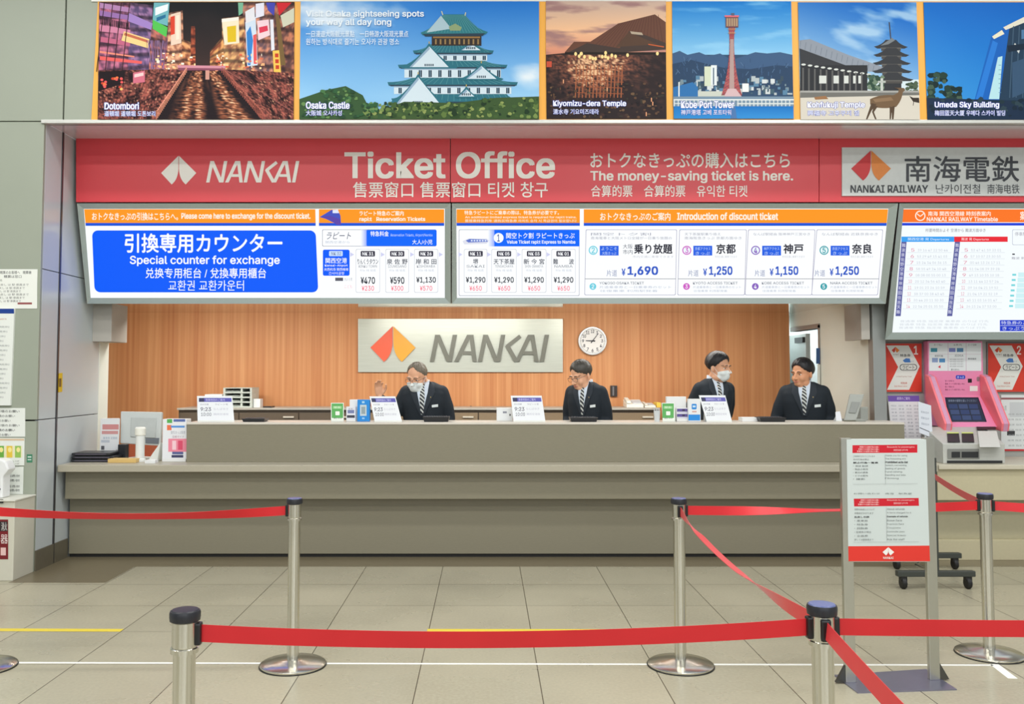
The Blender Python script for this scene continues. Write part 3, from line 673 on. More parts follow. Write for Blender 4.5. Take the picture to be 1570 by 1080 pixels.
for x0, x1 in ((234, 266), (250, 300), (330, 350), (366, 404)):
    for _ in range(26): x = R.uniform(x0, x1); y = R.uniform(80, 108); a.rect(x, y, x+R.uniform(1, 5), y+R.uniform(1, 4), R.choice([(255, 216, 160), (250, 176, 126), (255, 240, 220), (226, 110, 80)]))
def canal(u, v):                                                   # streaked reflections
    s_ = fr(u*11, v*1.3, 1.7, 3); r_ = fr(u*16, v*34, 5.0, 3); glow = math.exp(-((u-.24)/.10)**2)+.9*math.exp(-((u-.40)/.06)**2)+1.1*math.exp(-((u-.70)/.09)**2)+.7*math.exp(-((u-.84)/.07)**2)
    k = max(0, min(1, glow*(.55+r_*.9)+s_*.35-.1)); c_ = mixc((36, 28, 32), (204, 116, 78), min(1, k*1.2)); return mixc(c_, (255, 232, 190), max(0, k-.62)*2)
a.field(0, 0, 0, 0, 60, 70, canal, [(286, 109), (340, 109), (408, 183.2), (238, 183.2)])
def walkl(u, v): n = fr(u*9, v*7, 3.3); m_ = fr(u*40, v*34, 8.1, 2); return mixc(mixc((34, 24, 28), (176, 96, 84), max(0, min(1, .45+n*.8+m_*1.0))), (250, 190, 150), max(0, m_-.42)*2)
a.field(0, 0, 0, 0, 70, 40, walkl, [(152, 108), (288, 106), (240, 183), (150, 183)]); a.poly([(152, 110), (192, 108), (190, 128), (151, 140)], (34, 26, 30))
a.field(0, 0, 0, 0, 60, 40, walkl, [(340, 106), (450.6, 112), (450, 183), (400, 183)])
a.poly([(272, 100), (346, 101), (344, 108), (274, 108)], (206, 140, 156)); a.poly([(272, 104), (346, 105), (344, 108), (274, 108)], (136, 76, 96)); a.rect(315, 108, 321, 122, (206, 150, 136))
for k in range(26):
    v = k/25; x0, x1 = 286-46*v, 340+62*v; a.line(x0, 112+72*v, x0, 103+66*v, .8, (226, 150, 120)); a.line(x1, 112+72*v, x1, 103+66*v, .8, (176, 96, 80))
a.line(286, 104, 241, 170, 1.3, (226, 150, 130)); a.line(341, 104, 401, 170, 1.3, (176, 100, 86)); a.line(344, 106, 450, 172, 1.2, (150, 90, 84))
for _ in range(16): x = R.uniform(156, 188); y = R.uniform(118, 138); a.disc(x, y, 2.4, 2, R.choice([(240, 120, 70), (250, 190, 110), (200, 70, 50), (226, 90, 90)]), 8)
a.poly([(204, 112), (222, 108), (222, 126), (204, 128)], (206, 110, 130)); a.poly([(206, 114), (220, 111), (220, 116), (206, 119)], (240, 200, 200))
caption(a, 160, 157, 53, 'Dotombori', 78, '道頓堀 道顿堀 도톤보리'); a.build('picture', PHOTO, t)

# 2: a white castle with blue-green roofs
R = random.Random(3); q = [(461, 2), (826.5, 2), (826.5, 183), (459, 183)]
t, a = poster('wide photograph of a white tiered castle under blue sky', q)
def fn(u, v):
    c_ = mixc((44, 120, 206), (150, 200, 236), min(1, v*1.25)); c_ = mixc(c_, (120, 178, 228), max(0, .35-abs(u-.25))*1.2)
    n = NZ.fractal(Vector((u*5+3.1, v*6, .4)), 1.0, 2.0, 5); reg = max(0, 1-math.hypot((u-.12)/.34, (v-.1)/.3)); reg = max(reg, .9*max(0, 1-math.hypot((u-.97)/.12, (v-.64)/.14)))
    return mixc(c_, (240, 243, 245), max(0, min(1, (n*.55+reg*1.3-.25)*1.3))*.85*(1 if reg > 0 else 0))
a.field(461, 2, 826.5, 183, 110, 60, fn, q)
ROOF, ROOF2, WAL, SHD, DKW = (52, 112, 128), (96, 156, 160), (206, 222, 232), (146, 172, 196), (52, 70, 84)
def tier(cx, yt, yb_, hwt, hwb, eave, lift, wall_h):
    P = [(cx-hwt, yt), (cx+hwt, yt)]+bez((cx+hwt, yt), (cx+hwt+(hwb-hwt)*.35, yb_-3), (cx+hwb, yb_-lift), 6)[1:]+[(cx+hwb-2, yb_+2.5), (cx-hwb+2, yb_+2.5)]+bez((cx-hwb, yb_-lift), (cx-hwt-(hwb-hwt)*.35, yb_-3), (cx-hwt, yt), 6)[:-1]
    a.poly(P, ROOF); 
    for k in range(-9, 10): a.line(cx+hwt*k/9.5, yt+.6, cx+hwb*.93*k/9.5, yb_, .5, ROOF2)
    a.poly([(cx-hwb+2, yb_+1), (cx+hwb-2, yb_+1), (cx+hwb-5, yb_+3.4), (cx-hwb+5, yb_+3.4)], DKW); a.rect(cx-hwb+10, yb_+3.2, cx+hwb-10, yb_+3.2+wall_h, WAL); a.rect(cx-hwb+10, yb_+3.2, cx+hwb-10, yb_+5, SHD)
    for k in range(int(hwb/8)): x = cx-hwb+17+k*15; a.rect(x, yb_+5.6, x+5, yb_+3+wall_h-.8, DKW); a.line(x+2.5, yb_+5.6, x+2.5, yb_+2.4+wall_h, .7, SHD)
def gable(cx, yt, yb_, hw, wall_=True):
    a.poly([(cx, yt)]+bez((cx, yt), (cx+hw*.4, yt+(yb_-yt)*.75), (cx+hw, yb_), 6)[1:]+[(cx+hw-3, yb_+2)]+[(cx-hw+3, yb_+2)]+bez((cx-hw, yb_), (cx-hw*.4, yt+(yb_-yt)*.75), (cx, yt), 6)[:-1], ROOF)
    a.poly([(cx, yt+5), (cx+hw*.68, yb_), (cx-hw*.68, yb_)], WAL); a.poly([(cx, yt+5), (cx+1.2, yt+9), (cx-hw*.6, yb_), (cx-hw*.68, yb_)], SHD)
    for k in range(-2, 3): a.rect(cx+k*3-1, yb_-5, cx+k*3+.8, yb_-1.5, DKW)
    a.line(cx, yt-2.5, cx, yt+1, 1.4, (190, 168, 90))
tier(696, 133, 155, 74, 96, 4, 4, 12); tier(694, 118, 129, 60, 100, 4, 3, 12); tier(694, 91, 102, 44, 84, 4, 2.5, 14); tier(695, 68, 80, 36, 62, 4, 2.5, 10)
gable(641, 113, 160, 50); gable(715, 132, 148, 18)
gable(738, 96, 121, 34); gable(658, 66, 103, 44); gable(722, 62, 77, 22)
a.rect(662, 54, 738, 70, (60, 54, 52)); a.rect(664, 56, 736, 58.5, (150, 116, 74))
for k in range(10): a.rect(667+k*7.2, 60, 669.5+k*7.2, 68, (150, 124, 84))
a.poly([(680, 22), (713, 22)]+bez((713, 22), (724, 42), (748, 49), 6)[1:]+[(744, 53), (648, 54)]+bez((645, 50), (668, 42), (680, 22), 6)[:-1], (56, 122, 132))
for k in range(-9, 10): a.line(696+16*k/9, 23, 696+44*k/9, 50, .5, ROOF2)
a.poly([(648, 52), (744, 51), (740, 55), (652, 56)], DKW); a.poly([(676, 24), (692, 44), (654, 50)], (170, 196, 206)); a.line(677, 17, 679, 23, 1.6, (196, 200, 170)); a.line(714, 19, 713, 24, 1.6, (196, 200, 170)); a.poly([(688, 41), (698, 36), (708, 42), (706, 47), (690, 47)], (140, 160, 120))
GRN = [(70, 96, 56), (96, 120, 66), (52, 76, 46), (118, 140, 80), (40, 60, 42), (142, 156, 92)]
a.poly([(580, 170), (620, 156), (700, 158), (760, 150), (826.5, 148), (826.5, 183), (560, 183)], (64, 88, 54)); a.poly([(459, 152), (500, 138), (530, 132), (556, 146), (566, 166), (600, 170), (600, 183), (459, 183)], (58, 88, 56))
blobs(R, a, 210, 556, 826, lambda x, r: r.uniform(150 if x > 740 else 158, 180), 1.6, 4.6, GRN); blobs(R, a, 130, 462, 580, lambda x, r: r.uniform(136 if 490 < x < 550 else 158, 180), 1.6, 4.4, [(52, 92, 60), (74, 116, 72), (44, 74, 52), (104, 140, 84)])
a.text('Visit Osaka sightseeing spots', 469, 16, 650, 28, (232, 240, 246), .02); a.text('your way all day long', 469, 29, 600, 41, (232, 240, 246), .02); a.text('一日漫遊大阪觀光景點　一日畅游大阪观光景点', 469, 47, 626, 57, (222, 234, 244), .008); a.text('원하는 방식대로 즐기는 오사카 관광 명소', 469, 59, 612, 69, (222, 234, 244), .008)
caption(a, 469, 156, 67, 'Osaka Castle', 55, '大阪城 오사카성'); a.build('picture', PHOTO, t)

# 3: a hillside temple at dusk
R = random.Random(8); q = [(837, 1.5), (1020.5, 2), (1022, 182.5), (838, 182.5)]
t, a = poster('dusk photograph of a brown temple roof on a lit hillside', q)
sky(a, 837, 1.5, 1021, 92, (198, 172, 158), (206, 128, 108), (156, 118, 118), .05, .9, (2.2, 7), 4.2, mid=(240, 190, 148))
a.poly([(837, 84), (880, 80), (1021, 84), (1022, 182.5), (838, 182.5)], (54, 44, 42))
a.poly([(866, 80), (880, 64), (905, 64), (948, 36), (1004, 22), (1020.8, 34), (1021, 74), (960, 76), (900, 82)], (104, 70, 58))
for k in range(18): a.line(948+k*3.6, 36-k*.8, 905+k*6.6, 76-k*.2, .6, (84, 56, 48))
a.poly([(872, 80), (900, 66), (950, 74), (964, 48), (990, 54), (1020.8, 66), (1021, 76), (900, 84)], (72, 60, 56)); a.poly([(944, 72), (964, 49), (1008, 68)], (88, 66, 54)); a.poly([(966, 48), (984, 50), (986, 54), (968, 52)], (176, 160, 140))
a.rect(866, 80, 1021, 84, (44, 38, 36)); a.line(994, 68, 1018, 72, 1.6, (196, 96, 56))
def fn(u, v):
    n = fr(u*14, v*12, 4.1); m_ = fr(u*46, v*40, 2.2, 2); g_ = math.exp(-((u-.42)/.34)**2-((v-.14)/.26)**2)+.55*math.exp(-((u-.36)/.18)**2-((v-.42)/.3)**2)
    k = max(0, min(1, g_*(.75+m_*1.3)+n*.3-.05)); return mixc(mixc((48, 40, 42), (190, 112, 84), k), (255, 226, 176), max(0, k-.72)*2.4)
a.field(0, 0, 0, 0, 70, 60, fn, [(838, 84), (1021, 84), (1022, 182.5), (838, 182.5)])
for _ in range(16): x = R.uniform(880, 1008); a.disc(x, R.uniform(80, 90), 2.2, 3, (255, 220, 150), 8)
for k in range(14): x = 884+k*5.4; a.line(x, 100, x-2, 150, 1.3, (176, 104, 70)); 
for k in range(5): a.line(884, 106+k*9, 956, 108+k*9, 1.1, (150, 86, 60))
for _ in range(150):
    x = R.uniform(840, 1018); y = R.uniform(128, 180); a.disc(x, y, R.uniform(1, 3), R.uniform(1, 2.4), R.choice([(74, 58, 50), (96, 72, 58), (40, 36, 40), (60, 56, 50), (110, 86, 66)]), 7, .2)
for x, y in ((863, 122), (1000, 156), (998, 150), (930, 134), (990, 172)): a.rect(x, y, x+1.6, y+6, (226, 160, 120))
a.rect(838, 94, 846, 103, (196, 84, 64))
caption(a, 848, 154, 112, 'Kiyomizu-dera Temple', 70, '清水寺 기요미즈데라'); a.build('picture', PHOTO, t)

# 4: a red lattice tower by a harbour
R = random.Random(21); q = [(1030.5, 2), (1213, 2), (1217, 182), (1033, 182)]
t, a = poster('photograph of a slender red lattice tower beside a harbour', q)
sky(a, 1030.5, 2, 1215, 92, (30, 122, 204), (146, 200, 232), (150, 204, 236), .15, .6, (1.6, 6), 7.7, quad=[(1030.5, 2), (1213, 2), (1215, 92), (1031, 92)])
a.poly([(1031, 84), (1215, 84), (1217, 182), (1033, 182)], (52, 78, 108))
a.poly([(1031, 82), (1042, 78), (1054, 84), (1072, 80), (1086, 86), (1104, 82), (1122, 92), (1140, 86), (1158, 80), (1176, 82), (1196, 80), (1214.5, 84), (1216, 140), (1032, 140)], (64, 92, 128))
a.poly([(1031, 98), (1060, 92), (1084, 98), (1110, 104), (1150, 106), (1190, 100), (1215, 102), (1216, 140), (1032, 140)], (48, 70, 98))
for _ in range(60): x = R.uniform(1036, 1210); y = R.uniform(86, 116); a.line(x, y, x+R.uniform(-5, 5), y+6, 1, R.choice([(84, 112, 146), (54, 78, 110), (70, 100, 136)]))
for _ in range(110):
    x = R.uniform(1034, 1208); h_ = R.uniform(2, 9); y = R.uniform(124, 146); a.rect(x, y-h_, x+R.uniform(2, 8), y, R.choice([(206, 212, 214), (120, 140, 150), (70, 96, 110), (176, 186, 190), (60, 78, 92), (90, 130, 160)]))
a.poly([(1032, 134), (1062, 126), (1070, 134), (1070, 148), (1032, 148)], (52, 112, 170)); a.rect(1080, 102, 1090, 132, (206, 214, 190)); a.rect(1090, 100, 1099, 131, (222, 228, 230)); a.rect(1093, 104, 1095, 130, (90, 110, 130)); a.rect(1138, 128, 1148, 141, (226, 230, 230)); a.rect(1070, 140, 1112, 150, (196, 200, 190)); a.rect(1040, 126, 1042, 150, (220, 226, 226))
def hw(y): return 3.4+((y-66)/70)**2*9.5 if y > 66 else 3.4+((66-y)/44)**2*5.5
for i in range(22):
    y0, y1 = 36+i*5, 41+i*5; c = (150, 84, 88) if i % 2 else (168, 100, 98); a.poly([(1122-hw(y0), y0), (1122+hw(y0), y0), (1122+hw(y1), y1), (1122-hw(y1), y1)], c)
    for k in (-1, -.4, .3): a.line(1122+hw(y0)*k, y0, 1122+hw(y1)*(k+.6), y1, .6, (206, 70, 80)); a.line(1122+hw(y0)*(k+.6), y0, 1122+hw(y1)*k, y1, .6, (120, 62, 74))
a.poly([(1119.5, 60), (1124.5, 60), (1126, 146), (1118, 146)], (176, 150, 146)); a.rect(1112.6, 25, 1132, 42, (120, 84, 86)); a.rect(1111, 23.5, 1133, 26, (222, 110, 120)); a.rect(1121, 20, 1126, 24, (90, 100, 120))
for k in range(5): a.rect(1114+k*3.6, 28, 1116.4+k*3.6, 40, (176, 150, 120))
for y in (44, 50): a.rect(1122-hw(y)-1.4, y, 1122+hw(y)+1.4, y+1.2, (200, 150, 110))
a.poly([(1116, 136), (1128, 136), (1140, 152), (1108, 152)], (206, 176, 180)); a.rect(1032, 148, 1217, 164, (116, 140, 160)); a.rect(1033, 152, 1217, 154, (222, 226, 226)); a.rect(1130, 158, 1217, 160, (210, 216, 214)); a.rect(1033, 158, 1090, 159.5, (206, 212, 212))
for k in range(30): a.rect(1033+k*6.1, 154, 1034.6+k*6.1, 163, (206, 212, 214))
a.poly([(1033, 163), (1216.5, 163), (1217, 182), (1033, 182)], [(36, 116, 190), (30, 110, 186), (56, 140, 206), (50, 134, 202)]); a.poly([(1122, 163), (1127, 163), (1130, 182), (1120, 182)], (76, 116, 168))
caption(a, 1044, 155, 82, 'Kobe Port Tower', 77, '神戸港塔 고베 포트타워'); a.build('picture', PHOTO, t)

# 5: a long temple hall, a pagoda and a deer
R = random.Random(31); q = [(1223.5, 3.5), (1405, 3.5), (1410.5, 183.5), (1227.5, 183.5)]
t, a = poster('photograph of a deer before a dark five-roofed pagoda', q)
def fn(u, v):
    c_ = mixc((34, 108, 194), (186, 214, 230), min(1, max(0, v*.8+(.4-u)*.35)))
    x_, y_ = (u*1.9+v*1.9)*1.4, (v-u*.55)*7.5
    n = NZ.fractal(Vector((x_*.6, y_*.55, 9.1)), 1.0, 2.0, 4)
    return mixc(c_, (190, 216, 234), max(0, min(1, (n-.02)*1.6))*.75)
a.field(0, 0, 0, 0, 90, 60, fn, [(1223.5, 3.5), (1405, 3.5), (1408.6, 122), (1226, 122)])
a.poly([(1226, 122), (1408.6, 122), (1410.5, 183.5), (1227.5, 183.5)], (206, 222, 228))
a.poly([(1225, 62), (1242, 60), (1300, 84), (1358, 104), (1350, 110), (1318, 110), (1225.5, 76)], (140, 148, 160))
for k in range(16): a.line(1228+k*8, 62+k*2.8, 1226+k*8, 74+k*2.6, .6, (104, 112, 126))
a.poly([(1225.5, 74), (1318, 108), (1330, 114), (1226.5, 104)], (60, 62, 66)); a.rect(1226.5, 100, 1330, 140, (50, 52, 56))
for k in range(11): a.disc(1232+k*10, 99+k*1.5, 3.6, 1.6, (206, 210, 206), 8); a.rect(1230+k*9, 104+k*.8, 1232.5+k*9, 139, (96, 96, 96))
for x, w_ in ((1256, 11), (1278, 8), (1294, 7), (1308, 4), (1316, 4)): a.rect(x, 116, x+w_, 128, (206, 210, 206))
PG = (58, 60, 64)
for k in range(5):
    y = 70+k*12.5; h1 = 26+k*1.6; cx = 1366+k*.6
    a.poly([(cx-8, y-9)]+bez((cx-8, y-9), (cx-14, y-1), (cx-h1, y+1.5), 4)[1:]+[(cx-h1+5, y+4.5), (cx+h1-5, y+4.5), (cx+h1, y+2)]+bez((cx+h1, y+2), (cx+14, y-1), (cx+8, y-9), 4)[1:], PG)
    a.rect(cx-15, y+4, cx+15, y+8, (78, 76, 74)); a.rect(cx-16, y+3, cx+16, y+4.6, (100, 98, 94))
a.rect(1352, 128, 1382, 142, (54, 56, 60)); a.line(1363.4, 34, 1366, 62, 1.8, (70, 72, 80)); a.poly([(1350, 70), (1368, 58), (1372, 62), (1362, 68)], (120, 126, 130))
blobs(R, a, 60, 1330, 1356, lambda x, r: r.uniform(116, 138), 2, 4.5, [(70, 96, 80), (50, 74, 62), (110, 130, 110)]); blobs(R, a, 30, 1388, 1408, lambda x, r: r.uniform(126, 140), 2, 4, [(56, 74, 60), (80, 96, 76)])
a.rect(1350, 120, 1354, 145, (190, 196, 190)); a.rect(1346, 124, 1358, 127, (176, 182, 176))
a.rect(1227, 139, 1409, 142, (160, 160, 156)); a.poly([(1227, 142), (1409.3, 142), (1409.6, 152), (1227, 152)], (112, 112, 108)); a.poly([(1227, 150), (1409.6, 146), (1410.5, 183.5), (1227.5, 183.5)], (206, 200, 188))
a.poly([(1248, 149), (1266, 147), (1270, 152), (1250, 153)], (150, 110, 76)); a.poly([(1394, 147), (1400, 150), (1409, 150), (1409.6, 158), (1400, 156)], (60, 52, 46)); a.line(1401, 155, 1400, 162, 1, (60, 52, 46))
DE = (112, 90, 68); DD = (84, 68, 54)
a.poly([(1334, 152)]+bez((1334, 152), (1350, 144), (1370, 146), 6)[1:]+[(1377, 142), (1378, 137), (1374, 135), (1380, 134.5), (1386, 135), (1388, 138), (1384, 142)]+bez((1384, 142), (1383, 154), (1374, 164), 6)[1:]+bez((1374, 164), (1356, 168), (1340, 164), 5)[1:]+[(1334, 160)], DE)
a.poly([(1338, 152), (1366, 149), (1370, 154), (1342, 157)], (136, 110, 84))
for pts in ([(1336, 158), (1344, 160), (1336, 170), (1330, 183), (1327.6, 183), (1332, 170)], [(1340, 162), (1346, 163), (1340, 172), (1344, 183), (1341.6, 183), (1337, 172)], [(1364, 163), (1368, 165), (1366, 183), (1364, 183)], [(1367, 164), (1372, 162), (1370, 183), (1367.6, 183)]): a.poly(pts, DD)
a.poly([(1374, 136), (1371, 134), (1376, 134.5)], DD)
caption(a, 1238, 156, 88, 'Kohfukuji Temple', 79, '興福寺 고후쿠지 절'); a.build('picture', PHOTO, t)

# 6: a glass tower against blue sky
R = random.Random(41); q = [(1416, 3.5), (1620, 3.5), (1628, 183.5), (1422, 183.5)]
t, a = poster('photograph of a glass tower leaning into plain blue sky', q)
a.poly(q, [(22, 106, 196), (20, 98, 190), (46, 134, 206), (64, 150, 214)])
a.poly([(1494, 154), (1520, 56), (1540, 42), (1570, 26), (1628, 20), (1628, 183), (1480, 183)], (30, 96, 180)); a.poly([(1548, 40), (1570, 28), (1628, 14), (1628, 183), (1528, 183)], (40, 62, 84))
a.poly([(1521, 56), (1536, 46), (1540, 52), (1524, 60)], (226, 222, 196)); a.poly([(1538, 42), (1570, 26), (1628, 10), (1628, 18), (1572, 34), (1542, 46)], (222, 218, 200))
a.poly([(1530, 88), (1537, 86), (1532, 152), (1516, 152)], (176, 216, 224)); a.poly([(1496, 152), (1522, 62), (1530, 66), (1506, 152)], (44, 120, 206))
for k in range(7): a.line(1531, 100+k*7, 1535, 100+k*7, .8, (90, 140, 170)); a.line(1554+k*9, 40, 1548+k*10, 150, 1.6, (64, 88, 110))
a.poly([(1556, 66), (1564, 76), (1562, 82), (1554, 70)], (200, 206, 206)); a.poly([(1544, 70), (1628, 60), (1628, 66), (1546, 80)], (30, 44, 60)); a.poly([(1566, 46), (1580, 44), (1580, 58), (1566, 60)], (80, 120, 160)); a.poly([(1552, 96), (1570, 90), (1600, 130), (1552, 150)], (58, 84, 112))
blobs(R, a, 70, 1422, 1476, lambda x, r: r.uniform(112 if x < 1450 else 132, 156), 2.5, 6, [(40, 62, 56), (54, 78, 66), (30, 48, 48), (70, 92, 76)]); a.poly([(1421, 150), (1480, 152), (1628, 156), (1628, 183.5), (1422, 183.5)], (34, 50, 72))
blobs(R, a, 46, 1424, 1570, lambda x, r: r.uniform(152, 178), 2, 5, [(36, 54, 62), (48, 66, 76), (30, 44, 58)])
caption(a, 1433, 156, 99, 'Umeda Sky Building', 108, '梅田蓝天大厦 우메다 스카이 빌딩'); a.build('picture', PHOTO, t)
# ---------------------------------------------------------------- service counter
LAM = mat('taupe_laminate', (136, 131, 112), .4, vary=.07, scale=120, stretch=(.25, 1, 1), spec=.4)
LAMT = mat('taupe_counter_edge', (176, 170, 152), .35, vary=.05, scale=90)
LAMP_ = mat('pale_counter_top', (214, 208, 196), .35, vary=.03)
BEI = mat('beige_laminate', (198, 190, 158), .4, vary=.05, scale=60)
xl0 = at(88, 716, 7.33).x; xl1 = at(100, 745, 7.43).x; xl2 = at(105, 800, 7.55).x; xm = at(1430, 745, 7.43).x
zk = at(745, 724, 7.34).z; za = at(745, 765, 7.45).z
ct = thing('service_counter', 'long taupe ticket counter with raised back section', 'counter', (0, 7.7, 0))
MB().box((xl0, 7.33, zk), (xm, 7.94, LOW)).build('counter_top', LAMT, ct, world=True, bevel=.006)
MB().box((xl1, 7.43, za), (xm, 7.62, zk)).build('upper_front_panel', LAM, ct, world=True, bevel=.003)
MB().box((max(xl2, XL+.02), 7.55, .03), (xm, 7.72, za)).build('lower_front_panel', LAM, ct, world=True, bevel=.003)
MB().box((max(xl2, XL+.02), 7.57, .0013), (xm, 7.72, .03)).build('plinth', mat('black_plinth', (34, 34, 32), .6), ct, world=True)
hx0 = at(286, 670, 7.56).x; hx1 = at(1387, 670, 7.56).x
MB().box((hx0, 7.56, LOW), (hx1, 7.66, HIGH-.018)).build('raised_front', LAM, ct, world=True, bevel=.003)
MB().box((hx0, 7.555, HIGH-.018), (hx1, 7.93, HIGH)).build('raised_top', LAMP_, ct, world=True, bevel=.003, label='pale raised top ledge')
mc = thing('machine_counter', 'beige counter under the ticket machines at right', 'counter', ((xm+6)/2, 7.7, 0))
MB().box((xm+.005, 7.33, zk+.02), (6.3, YM-.002, LOW)).build('counter_top', mat('cream_counter_edge', (206, 200, 180), .35), mc, world=True, bevel=.006)
MB().box((xm+.005, 7.36, za), (6.3, 7.62, zk+.02)).build('upper_front_panel', BEI, mc, world=True, bevel=.003)
MB().box((xm+.005, 7.50, .16), (6.3, 7.72, za)).build('lower_front_panel', mat('darker_beige_laminate', (176, 170, 142), .4), mc, world=True, bevel=.003)  # recessed panel in a darker beige
MB().box((xm+.005, 7.44, .0013), (6.3, 7.72, .16)).build('plinth', BEI, mc, world=True, bevel=.003)

# back counter along the wooden wall
DKB = mat('dark_brown_cabinet', (96, 84, 70), .45); BKT = mat('grey_worktop', (176, 172, 162), .4)
YBK = 9.45; zt = at(745, 626, YBK).z
bc = thing('back_counter', 'low brown cabinet run along the wooden back wall', 'cabinet', (at(640, 640, YBK).x, 9.7, 0))
bx0, bx1 = at(271, 640, YBK).x, at(1012, 640, YBK).x
MB().box((bx0, YBK, zt-.02), (bx1, 9.97, zt)).build('worktop', BKT, bc, world=True, bevel=.003)
MB().box((bx0+.01, YBK+.03, 0.0), (bx1-.01, 9.97, zt-.02)).build('body', DKB, bc, world=True)
nd = 8; DMB = mat('taupe_cabinet_door', (136, 118, 94), .45)
for k in range(nd):
    a0 = bx0+.02+(bx1-bx0-.04)*k/nd; a1 = bx0+.02+(bx1-bx0-.04)*(k+1)/nd
    d = MB().box((a0+.006, YBK+.012, .06), (a1-.006, YBK+.03, zt-.05)).build('door', DMB if k > 2 else DKB, bc, world=True, bevel=.002)
    MB().box((a1-.16, YBK+.0, zt-.10), (a1-.05, YBK+.012, zt-.085)).build('handle', mat('cream_pull', (206, 200, 186), .4), d, world=True)

# brushed plate with emblem and wordmark
YP0 = YB-.03
PP = YP(YP0)
m = bpy.data.materials.new('brushed_steel_plate'); m.use_nodes = True; nt = m.node_tree; N = nt.nodes; K = nt.links
b = N['Principled BSDF']; b.inputs['Metallic'].default_value = .25; b.inputs['Roughness'].default_value = .32
tc = N.new('ShaderNodeTexCoord'); mp = N.new('ShaderNodeMapping'); mp.inputs['Scale'].default_value = (.02, 1, 1); K.new(tc.outputs['Object'], mp.inputs[0])
nz = N.new('ShaderNodeTexNoise'); nz.inputs['Scale'].default_value = 160; K.new(mp.outputs[0], nz.inputs[0])
mx = N.new('ShaderNodeMix'); mx.data_type = 'RGBA'; mx.inputs[6].default_value = L4((178, 184, 172)); mx.inputs[7].default_value = L4((200, 205, 194)); K.new(nz.outputs[0], mx.inputs[0]); K.new(mx.outputs[2], b.inputs['Base Color'])
pl = thing('wall_sign', 'brushed steel plate with two-leaf emblem on the wooden wall', 'sign', at(706, 571, YP0))
slab(PP, [(549, 489), (863, 489), (863, 571), (549, 571)], .028).build('plate', m, pl, world=True, bevel=.002)
PP2 = YP(YP0-.008)
e1, e2 = emblem(568, 500.5, 637, 555)
raised(PP2, [e1], .012).build('leaf', mat('vermilion_leaf', (240, 98, 62), .4, vary=.01), pl, world=True, label='vermilion left leaf')
raised(PP2, [e2], .012).build('leaf', mat('golden_leaf', (244, 172, 44), .4, vary=.01), pl, world=True, label='golden right leaf')
raised(PP2, logotype(659, 513.5, 842, 555), .012).build('wordmark', mat('grey_cut_letters', (112, 114, 104), .4, .2), pl, world=True, label='grey slanted letters')

# wall clock at five past nine... read from the photo: hour hand left, minute hand up right
YCk = YB-.045; c0 = at(908.5, 523, YCk); rc = (at(930.5, 523, YCk)-c0).length
ck = thing('wall_clock', 'round white wall clock beside the steel plate', 'clock', (c0.x, YB, c0.z))
Mx = Matrix.Translation((c0.x, YB-.004, c0.z)) @ Matrix.Rotation(math.pi/2, 4, 'X')
MB().lathe([(rc, 0), (rc, .036), (rc*.97, .044), (rc*.91, .044), (rc*.9, .038), (rc*.9, .03)], n=48, mtx=Mx).build('rim', mat('silver_rim', (190, 196, 198), .3, .5), ck, True, world=True)
MB().lathe([(rc*.905, .0), (rc*.905, .034)], n=48, mtx=Mx).build('dial', mat('white_dial', (240, 240, 238), .5, vary=.0), ck, world=True)
PK = YP(YB-.0395); ak = Art(PK, 0)
for h in range(1, 13):
    an = math.radians(h*30); x = 908.5+14.6*math.sin(an); y = 523-14.6*math.cos(an); s_ = str(h); hw_ = 1.5 if h < 10 else 2.6
    ak.text(s_, x-hw_, y-2.4, x+hw_, y+2.4, (60, 62, 76), .02)
for h in range(60):
    an = math.radians(h*6); r0, r1 = (17.6, 18.9); ak.line(908.5+r0*math.sin(an), 523-r0*math.cos(an), 908.5+r1*math.sin(an), 523-r1*math.cos(an), .5 if h % 5 else 1, (90, 92, 100))
ak.build('numerals', PRINT, ck)
def hand(name, ang, ln, wd, off):
    an = math.radians(ang); d = (math.sin(an), -math.cos(an)); n = (d[1], -d[0])
    pts = [(908.5-d[0]*4+n[0]*wd, 523-d[1]*4+n[1]*wd), (908.5+d[0]*ln+n[0]*wd*.5, 523+d[1]*ln+n[1]*wd*.5), (908.5+d[0]*ln-n[0]*wd*.5, 523+d[1]*ln-n[1]*wd*.5), (908.5-d[0]*4-n[0]*wd, 523-d[1]*4-n[1]*wd)]
    raised(YP(YB-.04-off), [pts], .002).build(name, mat('black_hand', (40, 42, 48), .5), ck, world=True)
hand('hour_hand', 272, 10.5, 1.1, .003); hand('minute_hand', 38, 14.5, .8, .006)

sw = at(941, 600, YB-.01); swt = thing('wall_phone', 'small dark box fixed to the wooden wall between two clerks', 'intercom', (sw.x, YB, sw.z-.06))
slab(YP(YB-.025), [(936, 591.5), (946.5, 591.5), (946.5, 608.5), (936, 608.5)], .025).build('case', mat('dark_box', (52, 46, 44), .4), swt, world=True, bevel=.003)
raised(YP(YB-.025), [[(939, 593), (941.5, 593), (941.5, 607), (939, 607)]], .012).build('handset', mat('grey_handset', (120, 120, 124), .4), swt, world=True, bevel=.002)
yt_ = thing('wall_tag', 'small yellow tag stuck on the pale recess side wall', 'tag', (XL, at(91, 586, 7.5).y, 1.5))
p = [side_pt(87.5, 573), side_pt(95, 572), side_pt(94.5, 601), side_pt(86.5, 602)]
yt_.location = side_pt(91, 601)
MB().hexa([q_+Vector((.0005, 0, 0)) for q_ in p]+[q_+Vector((.006, 0, 0)) for q_ in p]).build('plate', mat('yellow_plate', (226, 190, 40), .45), yt_, world=True, bevel=.002)
